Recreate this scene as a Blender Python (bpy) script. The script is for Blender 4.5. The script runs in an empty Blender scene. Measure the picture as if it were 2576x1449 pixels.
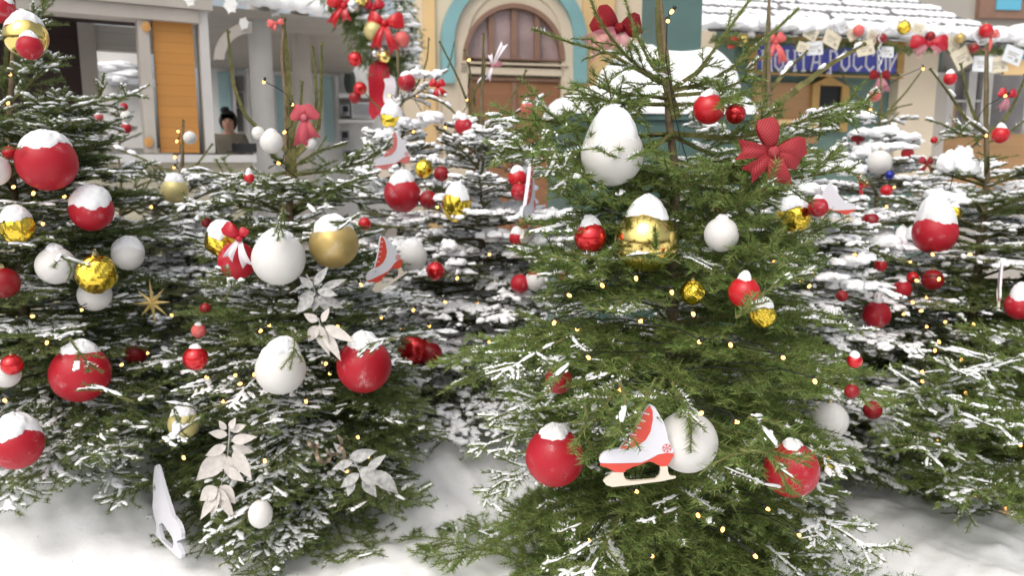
import bpy, bmesh, math, random
import numpy as np
from mathutils import Vector, Matrix

PI = math.pi
rng = np.random.default_rng(7)
random.seed(7)
scene = bpy.context.scene
COL = scene.collection

# ------------------------------------------------------------------ camera
PW, PH, F = 2576.0, 1449.0, 2000.0          # the photograph's own frame, used to turn sight lines into places
PITCH = math.radians(9.0)
CAM = np.array([0.0, 0.0, 1.5])
FWD = np.array([0.0, math.cos(PITCH), -math.sin(PITCH)])
UPV = np.array([0.0, math.sin(PITCH), math.cos(PITCH)])
RGT = np.array([1.0, 0.0, 0.0])


def ray(px, py):
    return FWD + RGT * ((px - PW / 2) / F) + UPV * ((PH / 2 - py) / F)


def at_Y(px, py, Y):
    d = ray(px, py)
    return CAM + d * (Y / d[1])


def proj(P):
    v = np.asarray(P) - CAM
    zc = v @ FWD
    return PW / 2 + F * (v @ RGT) / zc, PH / 2 - F * (v @ UPV) / zc, zc


cam_d = bpy.data.cameras.new('camera')
cam = bpy.data.objects.new('camera', cam_d)
COL.objects.link(cam)
cam.location = CAM
cam.rotation_euler = (PI / 2 - PITCH, 0, 0)
cam_d.sensor_width = 36
cam_d.lens = F / PW * 36
cam_d.clip_end = 300
cam_d.clip_start = 0.05
cam_d.dof.use_dof = True
cam_d.dof.focus_distance = 2.15
cam_d.dof.aperture_fstop = 3.3
scene.camera = cam


# ------------------------------------------------------------------ object helpers
def tag(o, label=None, cat=None, group=None, kind=None):
    if label: o['label'] = label
    if cat: o['category'] = cat
    if group: o['group'] = group
    if kind: o['kind'] = kind
    return o


def empty(name, loc, label=None, cat=None, group=None, rz=0.0):
    o = bpy.data.objects.new(name, None)
    o.empty_display_size = 0.05
    o.location = loc
    o.rotation_euler = (0, 0, rz)
    COL.objects.link(o)
    return tag(o, label, cat, group)


class Geo:
    """triangles gathered in arrays and linked as ONE mesh object"""

    def __init__(self):
        self.V, self.T, self.M, self.UV, self.n = [], [], [], [], 0

    def add(self, V, T, m=0, uv=None):
        V = np.asarray(V, float).reshape(-1, 3)
        T = np.asarray(T, np.int64).reshape(-1, 3)
        self.V.append(V); self.T.append(T + self.n)
        self.M.append(np.full(len(T), m, np.int32))
        self.UV.append(np.zeros((len(V), 2)) if uv is None else np.asarray(uv, float))
        self.n += len(V)

    def quad(self, a, b, c, d, m=0):
        self.add([a, b, c, d], [[0, 1, 2], [0, 2, 3]], m)

    def box(self, fr, x0, x1, y0, y1, z0, z1, m=0):
        """fr maps local (x, y, z) to world"""
        P = [fr(x, y, z) for z in (z0, z1) for y in (y0, y1) for x in (x0, x1)]
        q = [(0, 1, 5, 4), (1, 3, 7, 5), (3, 2, 6, 7), (2, 0, 4, 6), (4, 5, 7, 6), (2, 3, 1, 0)]
        T = []
        for a, b, c, d in q: T += [(a, b, c), (a, c, d)]
        self.add(P, T, m)

    def tube(self, P, R, n=6, m=0, closed=True):
        P = np.asarray(P, float); R = np.broadcast_to(np.asarray(R, float), (len(P),))
        D = np.gradient(P, axis=0)
        D /= np.linalg.norm(D, axis=1)[:, None] + 1e-9
        a = np.array([0, 0, 1.0]) if abs(D[0][2]) < 0.9 else np.array([1.0, 0, 0])
        V = []
        u = None
        for i in range(len(P)):
            u = a - D[i] * (a @ D[i]); u /= np.linalg.norm(u) + 1e-9
            a = u
            w = np.cross(D[i], u)
            an = np.arange(n) * 2 * PI / n
            V.append(P[i] + R[i] * (np.cos(an)[:, None] * u + np.sin(an)[:, None] * w))
        V = np.concatenate(V)
        T = []
        for i in range(len(P) - 1):
            for j in range(n):
                k = (j + 1) % n
                T += [(i * n + j, i * n + k, (i + 1) * n + k), (i * n + j, (i + 1) * n + k, (i + 1) * n + j)]
        if closed:
            V = np.concatenate([V, P[:1], P[-1:]])
            c0, c1, b = len(V) - 2, len(V) - 1, (len(P) - 1) * n
            for j in range(n):
                k = (j + 1) % n
                T += [(c0, k, j), (c1, b + j, b + k)]
        self.add(V, T, m)

    def build(self, name, mats, parent=None, loc=(0, 0, 0), smooth=False, uv=False):
        loc = np.asarray(loc, float)
        V = np.concatenate(self.V) - loc if self.V else np.zeros((0, 3))
        T = np.concatenate(self.T) if self.T else np.zeros((0, 3), int)
        M = np.concatenate(self.M) if self.M else np.zeros(0, int)
        me = bpy.data.meshes.new(name)
        me.vertices.add(len(V)); me.vertices.foreach_set('co', V.astype(np.float32).ravel())
        me.loops.add(T.size); me.loops.foreach_set('vertex_index', T.astype(np.int32).ravel())
        me.polygons.add(len(T)); me.polygons.foreach_set('loop_start', (np.arange(len(T)) * 3).astype(np.int32))
        me.polygons.foreach_set('material_index', M.astype(np.int32))
        me.polygons.foreach_set('use_smooth', np.full(len(T), smooth))
        for m in (mats if isinstance(mats, (list, tuple)) else [mats]): me.materials.append(m)
        if uv:
            U = np.concatenate(self.UV)[T.ravel()]
            l = me.uv_layers.new(name='uv'); l.data.foreach_set('uv', U.astype(np.float32).ravel())
        me.update(calc_edges=True)
        o = bpy.data.objects.new(name, me)
        COL.objects.link(o)
        if parent is not None:
            o.parent = parent
        o.location = loc
        if parent is not None:                      # parents are unrotated/unscaled where world loc is handed in
            o.location = Vector(loc) - parent.location
        return o


def link_mesh(name, me, parent=None, loc=(0, 0, 0), rot=(0, 0, 0), scale=(1, 1, 1)):
    o = bpy.data.objects.new(name, me)
    COL.objects.link(o)
    o.parent = parent
    o.location = loc; o.rotation_euler = rot; o.scale = scale
    return o


# ------------------------------------------------------------------ materials
def nodes_of(m):
    m.use_nodes = True
    nt = m.node_tree
    return nt, nt.nodes['Principled BSDF']


def col4(c): return (c[0], c[1], c[2], 1)


def mat(name, c, rough=0.6, metal=0.0, spec=0.4, bump=0.0, bscale=40.0, var=0.0, vscale=6.0, detail=4, coat=0.0):
    m = bpy.data.materials.new(name)
    nt, b = nodes_of(m)
    b.inputs['Base Color'].default_value = col4(c)
    b.inputs['Roughness'].default_value = rough
    b.inputs['Metallic'].default_value = metal
    b.inputs['Specular IOR Level'].default_value = spec
    b.inputs['Coat Weight'].default_value = coat
    b.inputs['Coat Roughness'].default_value = 0.1
    N = nt.nodes.new; L = nt.links.new
    if bump or var:
        tc = N('ShaderNodeTexCoord')
    if var:
        nz = N('ShaderNodeTexNoise'); nz.inputs['Scale'].default_value = vscale; nz.inputs['Detail'].default_value = detail
        L(tc.outputs['Object'], nz.inputs['Vector'])
        r = N('ShaderNodeValToRGB')
        r.color_ramp.elements[0].position = 0.3; r.color_ramp.elements[1].position = 0.7
        r.color_ramp.elements[0].color = col4([max(0, v * (1 - var)) for v in c])
        r.color_ramp.elements[1].color = col4([min(1, v * (1 + var)) for v in c])
        L(nz.outputs['Fac'], r.inputs['Fac']); L(r.outputs['Color'], b.inputs['Base Color'])
    if bump:
        n2 = N('ShaderNodeTexNoise'); n2.inputs['Scale'].default_value = bscale; n2.inputs['Detail'].default_value = 5
        L(tc.outputs['Object'], n2.inputs['Vector'])
        bp = N('ShaderNodeBump'); bp.inputs['Strength'].default_value = bump; bp.inputs['Distance'].default_value = 0.01
        L(n2.outputs['Fac'], bp.inputs['Height']); L(bp.outputs['Normal'], b.inputs['Normal'])
    return m


def needle_mat(name, dark, mid, light):
    m = bpy.data.materials.new(name)
    nt, b = nodes_of(m)
    N = nt.nodes.new; L = nt.links.new
    tc = N('ShaderNodeTexCoord')
    nz = N('ShaderNodeTexNoise'); nz.inputs['Scale'].default_value = 16; nz.inputs['Detail'].default_value = 4
    L(tc.outputs['Object'], nz.inputs['Vector'])
    ge = N('ShaderNodeNewGeometry')
    mx = N('ShaderNodeMath'); mx.operation = 'MULTIPLY_ADD'
    mx.inputs[1].default_value = 0.40
    L(ge.outputs['Random Per Island'], mx.inputs[0])
    m2 = N('ShaderNodeMath'); m2.operation = 'MULTIPLY'; m2.inputs[1].default_value = 0.70
    L(nz.outputs['Fac'], m2.inputs[0]); L(m2.outputs[0], mx.inputs[2])
    r = N('ShaderNodeValToRGB')
    e = r.color_ramp.elements
    e[0].position = 0.2; e[0].color = col4(dark)
    e[1].position = 0.9; e[1].color = col4(light)
    k = e.new(0.55); k.color = col4(mid)
    L(mx.outputs[0], r.inputs['Fac']); L(r.outputs['Color'], b.inputs['Base Color'])
    b.inputs['Roughness'].default_value = 0.5
    b.inputs['Specular IOR Level'].default_value = 0.35
    tr = N('ShaderNodeBsdfTranslucent'); L(r.outputs['Color'], tr.inputs['Color'])
    ms = N('ShaderNodeMixShader'); ms.inputs[0].default_value = 0.3
    L(b.outputs[0], ms.inputs[1]); L(tr.outputs[0], ms.inputs[2])
    L(ms.outputs[0], nt.nodes['Material Output'].inputs['Surface'])
    return m


def frosty(m, amount=0.5, c=(0.85, 0.85, 0.87), scale=5.0):
    """dry snow dust sticking to a ball in patches of speckles"""
    nt = m.node_tree; b = nt.nodes['Principled BSDF']
    N = nt.nodes.new; L = nt.links.new
    base = tuple(b.inputs['Base Color'].default_value)
    tc = N('ShaderNodeTexCoord'); oi = N('ShaderNodeObjectInfo')
    ad = N('ShaderNodeVectorMath'); ad.operation = 'ADD'
    ml = N('ShaderNodeVectorMath'); ml.operation = 'SCALE'; ml.inputs['Scale'].default_value = 30.0
    L(oi.outputs['Random'], ml.inputs[0]); L(tc.outputs['Object'], ad.inputs[0]); L(ml.outputs[0], ad.inputs[1])
    a = N('ShaderNodeTexNoise'); a.inputs['Scale'].default_value = 1.6; a.inputs['Detail'].default_value = 2
    f = N('ShaderNodeTexNoise'); f.inputs['Scale'].default_value = scale * 5; f.inputs['Detail'].default_value = 6; f.inputs['Roughness'].default_value = 0.75
    L(ad.outputs[0], a.inputs['Vector']); L(ad.outputs[0], f.inputs['Vector'])
    s = N('ShaderNodeMath'); s.operation = 'MULTIPLY'; L(a.outputs['Fac'], s.inputs[0]); L(f.outputs['Fac'], s.inputs[1])
    mr = N('ShaderNodeMapRange'); mr.inputs['From Min'].default_value = 0.33; mr.inputs['From Max'].default_value = 0.42
    mr.inputs['To Max'].default_value = amount; mr.clamp = True
    L(s.outputs[0], mr.inputs['Value'])
    mx = N('ShaderNodeMix'); mx.data_type = 'RGBA'
    mx.inputs['A'].default_value = base; mx.inputs['B'].default_value = col4(c)
    L(mr.outputs['Result'], mx.inputs['Factor']); L(mx.outputs['Result'], b.inputs['Base Color'])
    return m


def gingham(name, c1, c2, n=230.0):
    m = bpy.data.materials.new(name)
    nt, b = nodes_of(m); N = nt.nodes.new; L = nt.links.new
    uv = N('ShaderNodeUVMap'); uv.uv_map = 'uv'
    ck = N('ShaderNodeTexChecker'); ck.inputs['Scale'].default_value = n
    ck.inputs['Color1'].default_value = col4(c1); ck.inputs['Color2'].default_value = col4(c2)
    L(uv.outputs[0], ck.inputs['Vector'])
    L(ck.outputs['Color'], b.inputs['Base Color'])
    b.inputs['Roughness'].default_value = 0.7
    tr = N('ShaderNodeBsdfTranslucent'); L(ck.outputs['Color'], tr.inputs['Color'])
    ms = N('ShaderNodeMixShader'); ms.inputs[0].default_value = 0.25
    L(b.outputs[0], ms.inputs[1]); L(tr.outputs[0], ms.inputs[2])
    L(ms.outputs[0], nt.nodes['Material Output'].inputs['Surface'])
    return m


def sheer(name, c, alpha):
    m = bpy.data.materials.new(name)
    nt, b = nodes_of(m)
    b.inputs['Base Color'].default_value = col4(c); b.inputs['Alpha'].default_value = alpha
    b.inputs['Roughness'].default_value = 0.5
    return m


def glow(name, c, s):
    m = bpy.data.materials.new(name)
    nt, b = nodes_of(m)
    b.inputs['Base Color'].default_value = col4(c)
    b.inputs['Emission Color'].default_value = col4(c)
    b.inputs['Emission Strength'].default_value = s
    return m


def planks(name, c, step, dark=0.55, var=0.12, axis='Z'):
    """painted boards: a groove every step metres, faint streaks along the grain"""
    m = bpy.data.materials.new(name)
    nt, b = nodes_of(m); N = nt.nodes.new; L = nt.links.new
    tc = N('ShaderNodeTexCoord'); sp = N('ShaderNodeSeparateXYZ'); L(tc.outputs['Object'], sp.inputs[0])
    d = N('ShaderNodeMath'); d.operation = 'DIVIDE'; d.inputs[1].default_value = step; L(sp.outputs[axis], d.inputs[0])
    fr = N('ShaderNodeMath'); fr.operation = 'FRACT'; L(d.outputs[0], fr.inputs[0])
    fl = N('ShaderNodeMath'); fl.operation = 'FLOOR'; L(d.outputs[0], fl.inputs[0])
    r = N('ShaderNodeValToRGB'); e = r.color_ramp.elements
    e[0].position = 0.0; e[0].color = (dark, dark, dark, 1); e[1].position = 0.09; e[1].color = (1, 1, 1, 1)
    L(fr.outputs[0], r.inputs['Fac'])
    wn = N('ShaderNodeTexWhiteNoise'); wn.noise_dimensions = '1D'; L(fl.outputs[0], wn.inputs['W'])
    mp = N('ShaderNodeMapping'); mp.inputs['Scale'].default_value = (2, 2, 40) if axis == 'Z' else (40, 40, 2)
    L(tc.outputs['Object'], mp.inputs['Vector'])
    nz = N('ShaderNodeTexNoise'); nz.inputs['Scale'].default_value = 1.5; nz.inputs['Detail'].default_value = 4
    L(mp.outputs[0], nz.inputs['Vector'])
    a = N('ShaderNodeMath'); a.operation = 'MULTIPLY_ADD'; a.inputs[1].default_value = var; a.inputs[2].default_value = 1 - var
    L(wn.outputs['Value'], a.inputs[0])
    a2 = N('ShaderNodeMath'); a2.operation = 'MULTIPLY_ADD'; a2.inputs[1].default_value = var * 2.4; L(nz.outputs['Fac'], a2.inputs[0])
    L(a.outputs[0], a2.inputs[2])
    mx = N('ShaderNodeMix'); mx.data_type = 'RGBA'; mx.blend_type = 'MULTIPLY'; mx.inputs['Factor'].default_value = 1
    mx.inputs['A'].default_value = col4(c); L(r.outputs['Color'], mx.inputs['B'])
    mx2 = N('ShaderNodeMix'); mx2.data_type = 'RGBA'; mx2.blend_type = 'MULTIPLY'; mx2.inputs['Factor'].default_value = 1
    L(mx.outputs['Result'], mx2.inputs['A']); L(a2.outputs[0], mx2.inputs['B'])
    L(mx2.outputs['Result'], b.inputs['Base Color'])
    b.inputs['Roughness'].default_value = 0.65
    return m


M = {}
M['needle_fresh'] = needle_mat('fresh spruce needles', (0.048, 0.078, 0.020), (0.185, 0.275, 0.068), (0.39, 0.48, 0.16))
M['needle_dark'] = needle_mat('dark spruce needles', (0.054, 0.084, 0.028), (0.155, 0.220, 0.070), (0.31, 0.38, 0.15))
M['needle_grey'] = needle_mat('blue grey spruce needles', (0.056, 0.078, 0.046), (0.130, 0.165, 0.084), (0.23, 0.26, 0.14))
M['bark'] = mat('young spruce bark', (0.17, 0.125, 0.075), 0.85, bump=0.6, bscale=120, var=0.35, vscale=25)
M['bark_green'] = mat('olive shoot bark', (0.145, 0.135, 0.045), 0.8, bump=0.4, bscale=160, var=0.3, vscale=40)
M['snow'] = mat('fresh snow', (0.91, 0.92, 0.935), 0.75, spec=0.2, bump=0.5, bscale=55, detail=6)
M['snow_ground'] = mat('trodden snow', (0.93, 0.935, 0.945), 0.8, spec=0.2, bump=0.45, bscale=14, var=0.03, vscale=2)
M['red_matte'] = frosty(mat('matte red', (0.40, 0.010, 0.022), 0.42, spec=0.35, bump=0.10, bscale=60), 0.35)
M['red_satin'] = frosty(mat('satin red', (0.50, 0.008, 0.014), 0.28, spec=0.5, bump=0.05, bscale=20), 0.15)
M['red_gloss'] = mat('glossy red', (0.62, 0.008, 0.014), 0.16, metal=0.55, spec=0.6, coat=0.6)
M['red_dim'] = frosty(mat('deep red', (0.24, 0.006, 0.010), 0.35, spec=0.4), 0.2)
M['white_matte'] = mat('matte white', (0.70, 0.685, 0.66), 0.6, spec=0.25, bump=0.22, bscale=70)
M['gold_matte'] = frosty(mat('matte gold', (0.52, 0.38, 0.14), 0.42, metal=0.55, bump=0.12, bscale=30), 0.35)
M['gold_gloss'] = mat('glossy gold', (0.86, 0.66, 0.22), 0.14, metal=1.0, bump=0.05, bscale=4)
M['gold_foil'] = mat('crumpled gold foil', (0.83, 0.60, 0.07), 0.20, metal=1.0)
M['gold_pale'] = frosty(mat('pale gold', (0.58, 0.50, 0.22), 0.4, metal=0.35, bump=0.08), 0.3)
M['blue_gloss'] = mat('glossy blue', (0.03, 0.04, 0.28), 0.2, metal=0.5)
M['silver'] = mat('silver', (0.7, 0.7, 0.7), 0.2, metal=1.0)
M['pink'] = frosty(mat('frosted coral', (0.62, 0.12, 0.11), 0.5), 0.5)
M['cap_metal'] = mat('ornament cap', (0.55, 0.47, 0.25), 0.3, metal=1.0)
M['gingham'] = gingham('red gingham cloth', (0.34, 0.008, 0.016), (0.43, 0.055, 0.065))
M['gingham_pink'] = gingham('coral gingham cloth', (0.46, 0.025, 0.05), (0.60, 0.15, 0.18))
M['sequin'] = mat('dark red sequins', (0.26, 0.006, 0.012), 0.3, metal=0.4, bump=0.8, bscale=260)
M['tulle'] = sheer('pink tulle', (0.60, 0.22, 0.28), 0.62)
M['ribbon_white'] = mat('white ribbon', (0.75, 0.68, 0.72), 0.5)
M['ribbon_red'] = mat('red satin ribbon', (0.42, 0.01, 0.025), 0.35, bump=0.2, bscale=30)
M['ribbon_brown'] = mat('pale copper ribbon', (0.22, 0.17, 0.12), 0.4, metal=0.3)
M['leaf_white'] = mat('silvery white cloth leaf', (0.62, 0.58, 0.54), 0.45, bump=0.5, bscale=300, var=0.1, vscale=60)
M['leaf_grey'] = mat('grey frosted leaf', (0.42, 0.42, 0.41), 0.5, bump=0.5, bscale=300, var=0.3, vscale=60)
M['straw'] = mat('golden straw', (0.55, 0.42, 0.16), 0.45, metal=0.2, bump=0.5, bscale=200)
M['skate_white'] = mat('white printed board', (0.66, 0.66, 0.71), 0.4)
M['skate_cream'] = mat('cream board', (0.68, 0.61, 0.50), 0.45)
M['skate_red'] = mat('red print', (0.62, 0.07, 0.045), 0.4, var=0.25, vscale=30)
M['skate_pink'] = mat('faded red print', (0.58, 0.17, 0.15), 0.4, var=0.4, vscale=30)
M['wire'] = mat('dark green cable', (0.012, 0.016, 0.012), 0.5)
M['bulb'] = glow('warm bulb', (1.0, 0.50, 0.14), 3.0)
M['bulb_white'] = glow('pale warm bulb', (1.0, 0.80, 0.52), 5.0)


# ------------------------------------------------------------------ where the trees stand
def z_at(py, Y):
    return float(CAM[2] + math.tan(math.atan((PH / 2 - py) / F) - PITCH) * Y)


class Spec:
    def __init__(s, key, px, py, Y, top, prof, **k):
        s.key, s.Y = key, Y
        p = at_Y(px, py, Y)                      # a point of the trunk
        t = at_Y(top[0], top[1], Y)              # the tip of the leader
        s.ztop = t[2]
        s.x0 = p[0]; s.x1 = t[0]; s.zp = p[2]
        s.pz = [a for a, b in prof]; s.pr = [b for a, b in prof]
        s.__dict__.update(dict(n=95, hero=[], needles='needle_dark', dens=1.0, ldens=.78, sagk=1.1, sec=.55, boost=[], brush=.98, lowk=.38, tier=.135, droop=1.25, hsd=.35, snow=0.4, lumps=[], zhi=prof[-1][0], up=22, fat=1.0, pillows=25), **k)

    def R(s, z): return float(np.interp(z, s.pz, s.pr))

    def axis(s, z):
        """the trunk leans from its foot to its tip"""
        if s.ztop > s.zp and z > s.zp:
            f = (z - s.zp) / (s.ztop - s.zp)
            return s.x0 + (s.x1 - s.x0) * f, s.Y
        return s.x0, s.Y


T = {}
def spec(key, *a, **k): T[key] = Spec(key, *a, **k)


# hero limbs: ('s' shoot | 'b' branch, [(px, py), ...], tip depth relative to the trunk, thickness)
spec('front', 1700, 500, 2.6, (1650, -110),
     [(0.08, 1.0), (0.24, .95), (0.38, .76), (0.58, .60), (0.72, .68), (0.92, .80), (1.08, .68), (1.2, .54), (1.35, .48), (1.52, .42)],
     needles='needle_fresh', dens=1.0, snow=0.36, n=122, pillows=10, ldens=.62, sagk=1.5, sec=.46, brush=.66, tier=.135, droop=1.75, hsd=.6, lowk=.3,
     boost=[(1180, 1330, 170, .5), (1330, 1060, 110, .45), (2150, 1290, 120, .6), (1480, 1400, 90, .4), (2250, 1400, 120, .5), (1560, 880, 90, .35), (1760, 1360, 80, .3)], up=20,
     hero=[('s', [(1697, 300), (1670, 190), (1658, 90), (1652, -90)], 0, 1.9),
           ('q', [(1692, 222), (1640, 195), (1530, 130), (1430, 105), (1340, 72)], -.12, 1.1),
           ('q', [(1690, 215), (1610, 175), (1545, 105), (1500, 40), (1474, -40)], -.10, 1.1),
           ('q', [(1688, 205), (1640, 170), (1590, 60), (1562, -40)], .10, 1.0),
           ('q', [(1694, 220), (1760, 180), (1800, 120), (1850, 50), (1920, -50)], -.14, 1.1),
           ('q', [(1694, 228), (1790, 205), (1860, 155), (1940, 85), (2008, 22)], -.05, 1.3),
           ('b', [(1694, 262), (1600, 262), (1520, 252), (1442, 222)], -.22, 1.0),
           ('b', [(1694, 250), (1640, 240), (1560, 240), (1480, 205)], -.10, 1.0),
           ('b', [(1694, 240), (1790, 232), (1850, 212), (1905, 178)], -.16, 1.0),
           ('b', [(1696, 262), (1790, 262), (1860, 240)], -.30, 1.0),
           ('b', [(1694, 335), (1560, 345), (1400, 305), (1225, 290)], -.24, 1.2),
           ('b', [(1694, 345), (1560, 385), (1420, 395), (1265, 372)], -.34, 1.2),
           ('b', [(1696, 330), (1640, 380), (1560, 402), (1500, 372)], -.45, .9),
           ('b', [(1698, 335), (1850, 350), (2020, 305), (2185, 262)], -.22, 1.2),
           ('b', [(1698, 345), (1800, 395), (1900, 415), (2000, 400)], .30, 1.1),
           ('b', [(1700, 430), (1590, 455), (1480, 440), (1405, 425)], -.42, 1.1),
           ('b', [(1700, 435), (1640, 480), (1530, 520), (1450, 545)], .10, 1.0),
           ('b', [(1702, 440), (1820, 450), (1960, 455), (2140, 425)], -.30, 1.2),
           ('b', [(1702, 455), (1800, 480), (1870, 500), (1930, 490)], .25, 1.0),
           ('b', [(1702, 545), (1760, 560), (1850, 520), (1950, 455)], -.42, 1.0),
           ('b', [(1702, 560), (1600, 560), (1500, 520), (1395, 475)], -.10, 1.0),
           ('b', [(1702, 590), (1800, 620), (1960, 600), (2080, 560)], -.05, 1.1),
           ('b', [(1702, 640), (1610, 650), (1530, 640), (1440, 655)], -.46, 1.0),
           ('b', [(1702, 640), (1790, 660), (1900, 640), (1990, 630)], -.50, 1.0),
           ('q', [(1650, 720), (1652, 650), (1648, 575)], -.62, .8),
           ('b', [(1702, 660), (1550, 690), (1420, 660), (1370, 630)], -.20, 1.1),
           ('b', [(1702, 700), (1560, 690), (1470, 700), (1400, 690)], -.35, 1.1),
           ('v', [(1650, 950), (1615, 1020), (1570, 1085), (1535, 1130)], -.72, 1), ('v', [(1560, 960), (1580, 1030), (1548, 1090)], -.74, 1), ('v', [(1690, 960), (1715, 1010), (1740, 1060), (1738, 1105)], -.70, 1),
           ('v', [(1880, 1050), (1945, 1060), (2005, 1092)], -.72, 1), ('v', [(1860, 1130), (1930, 1140), (2010, 1150), (2060, 1138)], -.74, 1), ('v', [(1905, 1090), (1960, 1190), (1990, 1240)], -.73, .9),
           ('v', [(1880, 1140), (1820, 1150), (1765, 1190)], -.72, 1), ('v', [(1470, 1020), (1480, 1070), (1450, 1110)], -.72, .8), ('v', [(1890, 770), (1930, 730), (1990, 690)], -.62, 1), ('v', [(1850, 800), (1890, 770), (1920, 740)], -.64, .9),
           ('v', [(1430, 920), (1400, 950), (1380, 985)], -.66, 1), ('v', [(1560, 650), (1620, 640), (1700, 655)], -.5, 1)])
spec('garland tall', 725, 470, 3.3, (712, 45),
     [(0.10, .72), (0.5, .66), (0.85, .55), (1.15, .42), (1.32, .33), (1.42, .22)],
     needles='needle_dark', snow=.60, lowk=.12, ldens=.95, n=132, pillows=16,
     hero=[('s', [(735, 480), (733, 330), (725, 200), (712, 50)], 0, 1.9),
           ('s', [(735, 400), (690, 350), (620, 300), (587, 220), (573, 82)], -.06, 1.0),
           ('s', [(738, 390), (790, 330), (797, 240), (788, 122)], .04, 1.0),
           ('s', [(738, 400), (800, 340), (808, 230), (809, 112)], -.05, 1.0),
           ('s', [(738, 330), (757, 270), (760, 210)], -.03, .7),
           ('q', [(735, 420), (690, 400), (655, 345)], -.12, .8),
           ('q', [(738, 420), (800, 380), (870, 360)], -.10, .8),
           ('b', [(735, 430), (640, 450), (560, 440), (500, 425)], -.15, 1),
           ('b', [(735, 440), (840, 430), (930, 400), (985, 365)], -.10, 1),
           ('b', [(735, 470), (640, 500), (520, 515), (440, 520)], -.2, 1),
           ('v', [(712, 520), (706, 560), (698, 605)], -.56, 1), ('v', [(735, 830), (745, 870), (728, 905)], -.66, .9), ('v', [(1000, 850), (950, 862), (905, 885)], -.62, .9), ('v', [(400, 1112), (450, 1090), (505, 1052)], -.72, .9), ('v', [(425, 1015), (452, 1045), (450, 1080)], -.72, .9), ('v', [(905, 540), (870, 560), (835, 560)], -.48, .9), ('v', [(560, 760), (590, 720), (575, 690)], -.58, .8),
           ('b', [(735, 480), (850, 470), (930, 440)], -.25, 1), ('b', [(715, 1080), (560, 1095), (400, 1085), (235, 1100)], -.35, 1.2), ('b', [(715, 1150), (560, 1165), (420, 1195), (285, 1250)], -.5, 1.2),
           ('b', [(715, 1090), (850, 1095), (970, 1080), (1085, 1085)], -.3, 1.2), ('b', [(715, 1160), (840, 1180), (940, 1215), (1030, 1270)], -.5, 1.2), ('b', [(715, 1040), (560, 1030), (420, 1040), (300, 1040)], -.2, 1.2)])
spec('left', 25, 400, 3.15, (35, -60),
     [(0.43, .60), (.7, .60), (1.2, .54), (1.5, .48), (1.68, .30)],
     needles='needle_dark', snow=.60, lowk=.15, ldens=.9, n=122, pillows=16,
     hero=[('q', [(18, 330), (12, 200), (20, 60), (30, -50)], 0, 1.2),
           ('b', [(22, 260), (60, 225), (100, 185), (150, 135)], -.1, 1),
           ('b', [(22, 300), (130, 285), (230, 260), (330, 240)], -.12, 1),
           ('b', [(22, 330), (110, 340), (200, 345), (300, 300)], .05, 1),
           ('q', [(130, 320), (160, 270), (165, 222)], -.1, 1.1),
           ('q', [(215, 300), (250, 250), (262, 185)], -.05, 1.1),
           ('v', [(335, 1012), (280, 988), (210, 966)], -.70, 1), ('v', [(175, 850), (200, 888), (232, 925)], -.70, .9), ('v', [(150, 640), (185, 668), (170, 705)], -.62, .8),
           ('b', [(25, 950), (150, 985), (260, 1030), (340, 1080)], -.4, 1.2), ('b', [(25, 1000), (110, 1060), (150, 1130), (110, 1210)], -.55, 1.1), ('b', [(25, 900), (160, 930), (290, 960), (390, 1000)], -.3, 1.2), ('b', [(25, 1010), (150, 1050), (230, 1100), (290, 1150)], -.5, 1.1),
           ('b', [(22, 240), (50, 140), (110, 20), (130, -20)], .1, 1)])
spec('back centre', 1210, 400, 4.4, (1216, 85),
     [(0.12, .80), (.6, .76), (1.1, .62), (1.4, .48), (1.6, .30), (1.72, .12)],
     needles='needle_grey', snow=.85, n=95, pillows=60, fat=1.25,
     lumps=[(1245, 590, 48, 22), (1350, 605, 40, 22), (1085, 300, 45, 22), (1160, 300, 30, 18), (1130, 620, 40, 18), (1010, 560, 40, 14), (1150, 660, 30, 16), (985, 620, 45, 18), (1300, 640, 40, 16), (905, 690, 45, 25), (960, 745, 50, 16)],
     hero=[('s', [(1212, 360), (1211, 280), (1213, 180), (1217, 88)], 0, 1.1),
           ('s', [(1210, 320), (1180, 270), (1150, 190), (1108, 108)], -.05, .8),
           ('s', [(1210, 325), (1195, 270), (1185, 190), (1170, 128)], .05, .8),
           ('s', [(1212, 325), (1250, 300), (1285, 250), (1322, 180)], -.06, .8),
           ('s', [(1212, 330), (1270, 300), (1330, 265), (1385, 232)], .05, .8),
           ('s', [(1210, 335), (1160, 300), (1120, 260), (1080, 245)], -.03, .8),
           ('s', [(1180, 270), (1200, 215), (1225, 190)], .02, .6),
           ('b', [(1200, 850), (1140, 940), (1080, 1010), (1010, 1080)], -.95, 1.2), ('b', [(1205, 850), (1180, 960), (1150, 1040), (1130, 1110)], -1.0, 1.2), ('b', [(1210, 850), (1230, 950), (1250, 1030), (1270, 1085)], -.9, 1.2),
           ('b', [(1200, 820), (1110, 880), (1030, 960), (960, 1020)], -.8, 1.2), ('b', [(1215, 820), (1280, 880), (1330, 940), (1370, 1000)], -.7, 1.2)])
spec('slim back', 1000, 400, 5.3, (1003, 128),
     [(0.12, .8), (.9, .6), (1.4, .38), (1.74, .14)],
     needles='needle_grey', snow=.9, n=75, pillows=45, fat=1.5,
     lumps=[(1045, 185, 30, 16), (1085, 190, 24, 16), (975, 335, 40, 20), (1040, 310, 40, 20)],
     hero=[('s', [(1001, 320), (1001, 220), (1003, 130)], 0, 1.1),
           ('q', [(1001, 260), (1060, 230), (1130, 170), (1143, 105)], 0, .8),
           ('s', [(1001, 270), (1050, 215), (1075, 150), (1078, 98)], .05, .8),
           ('s', [(1001, 290), (950, 270), (915, 230)], .0, .7)])
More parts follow.
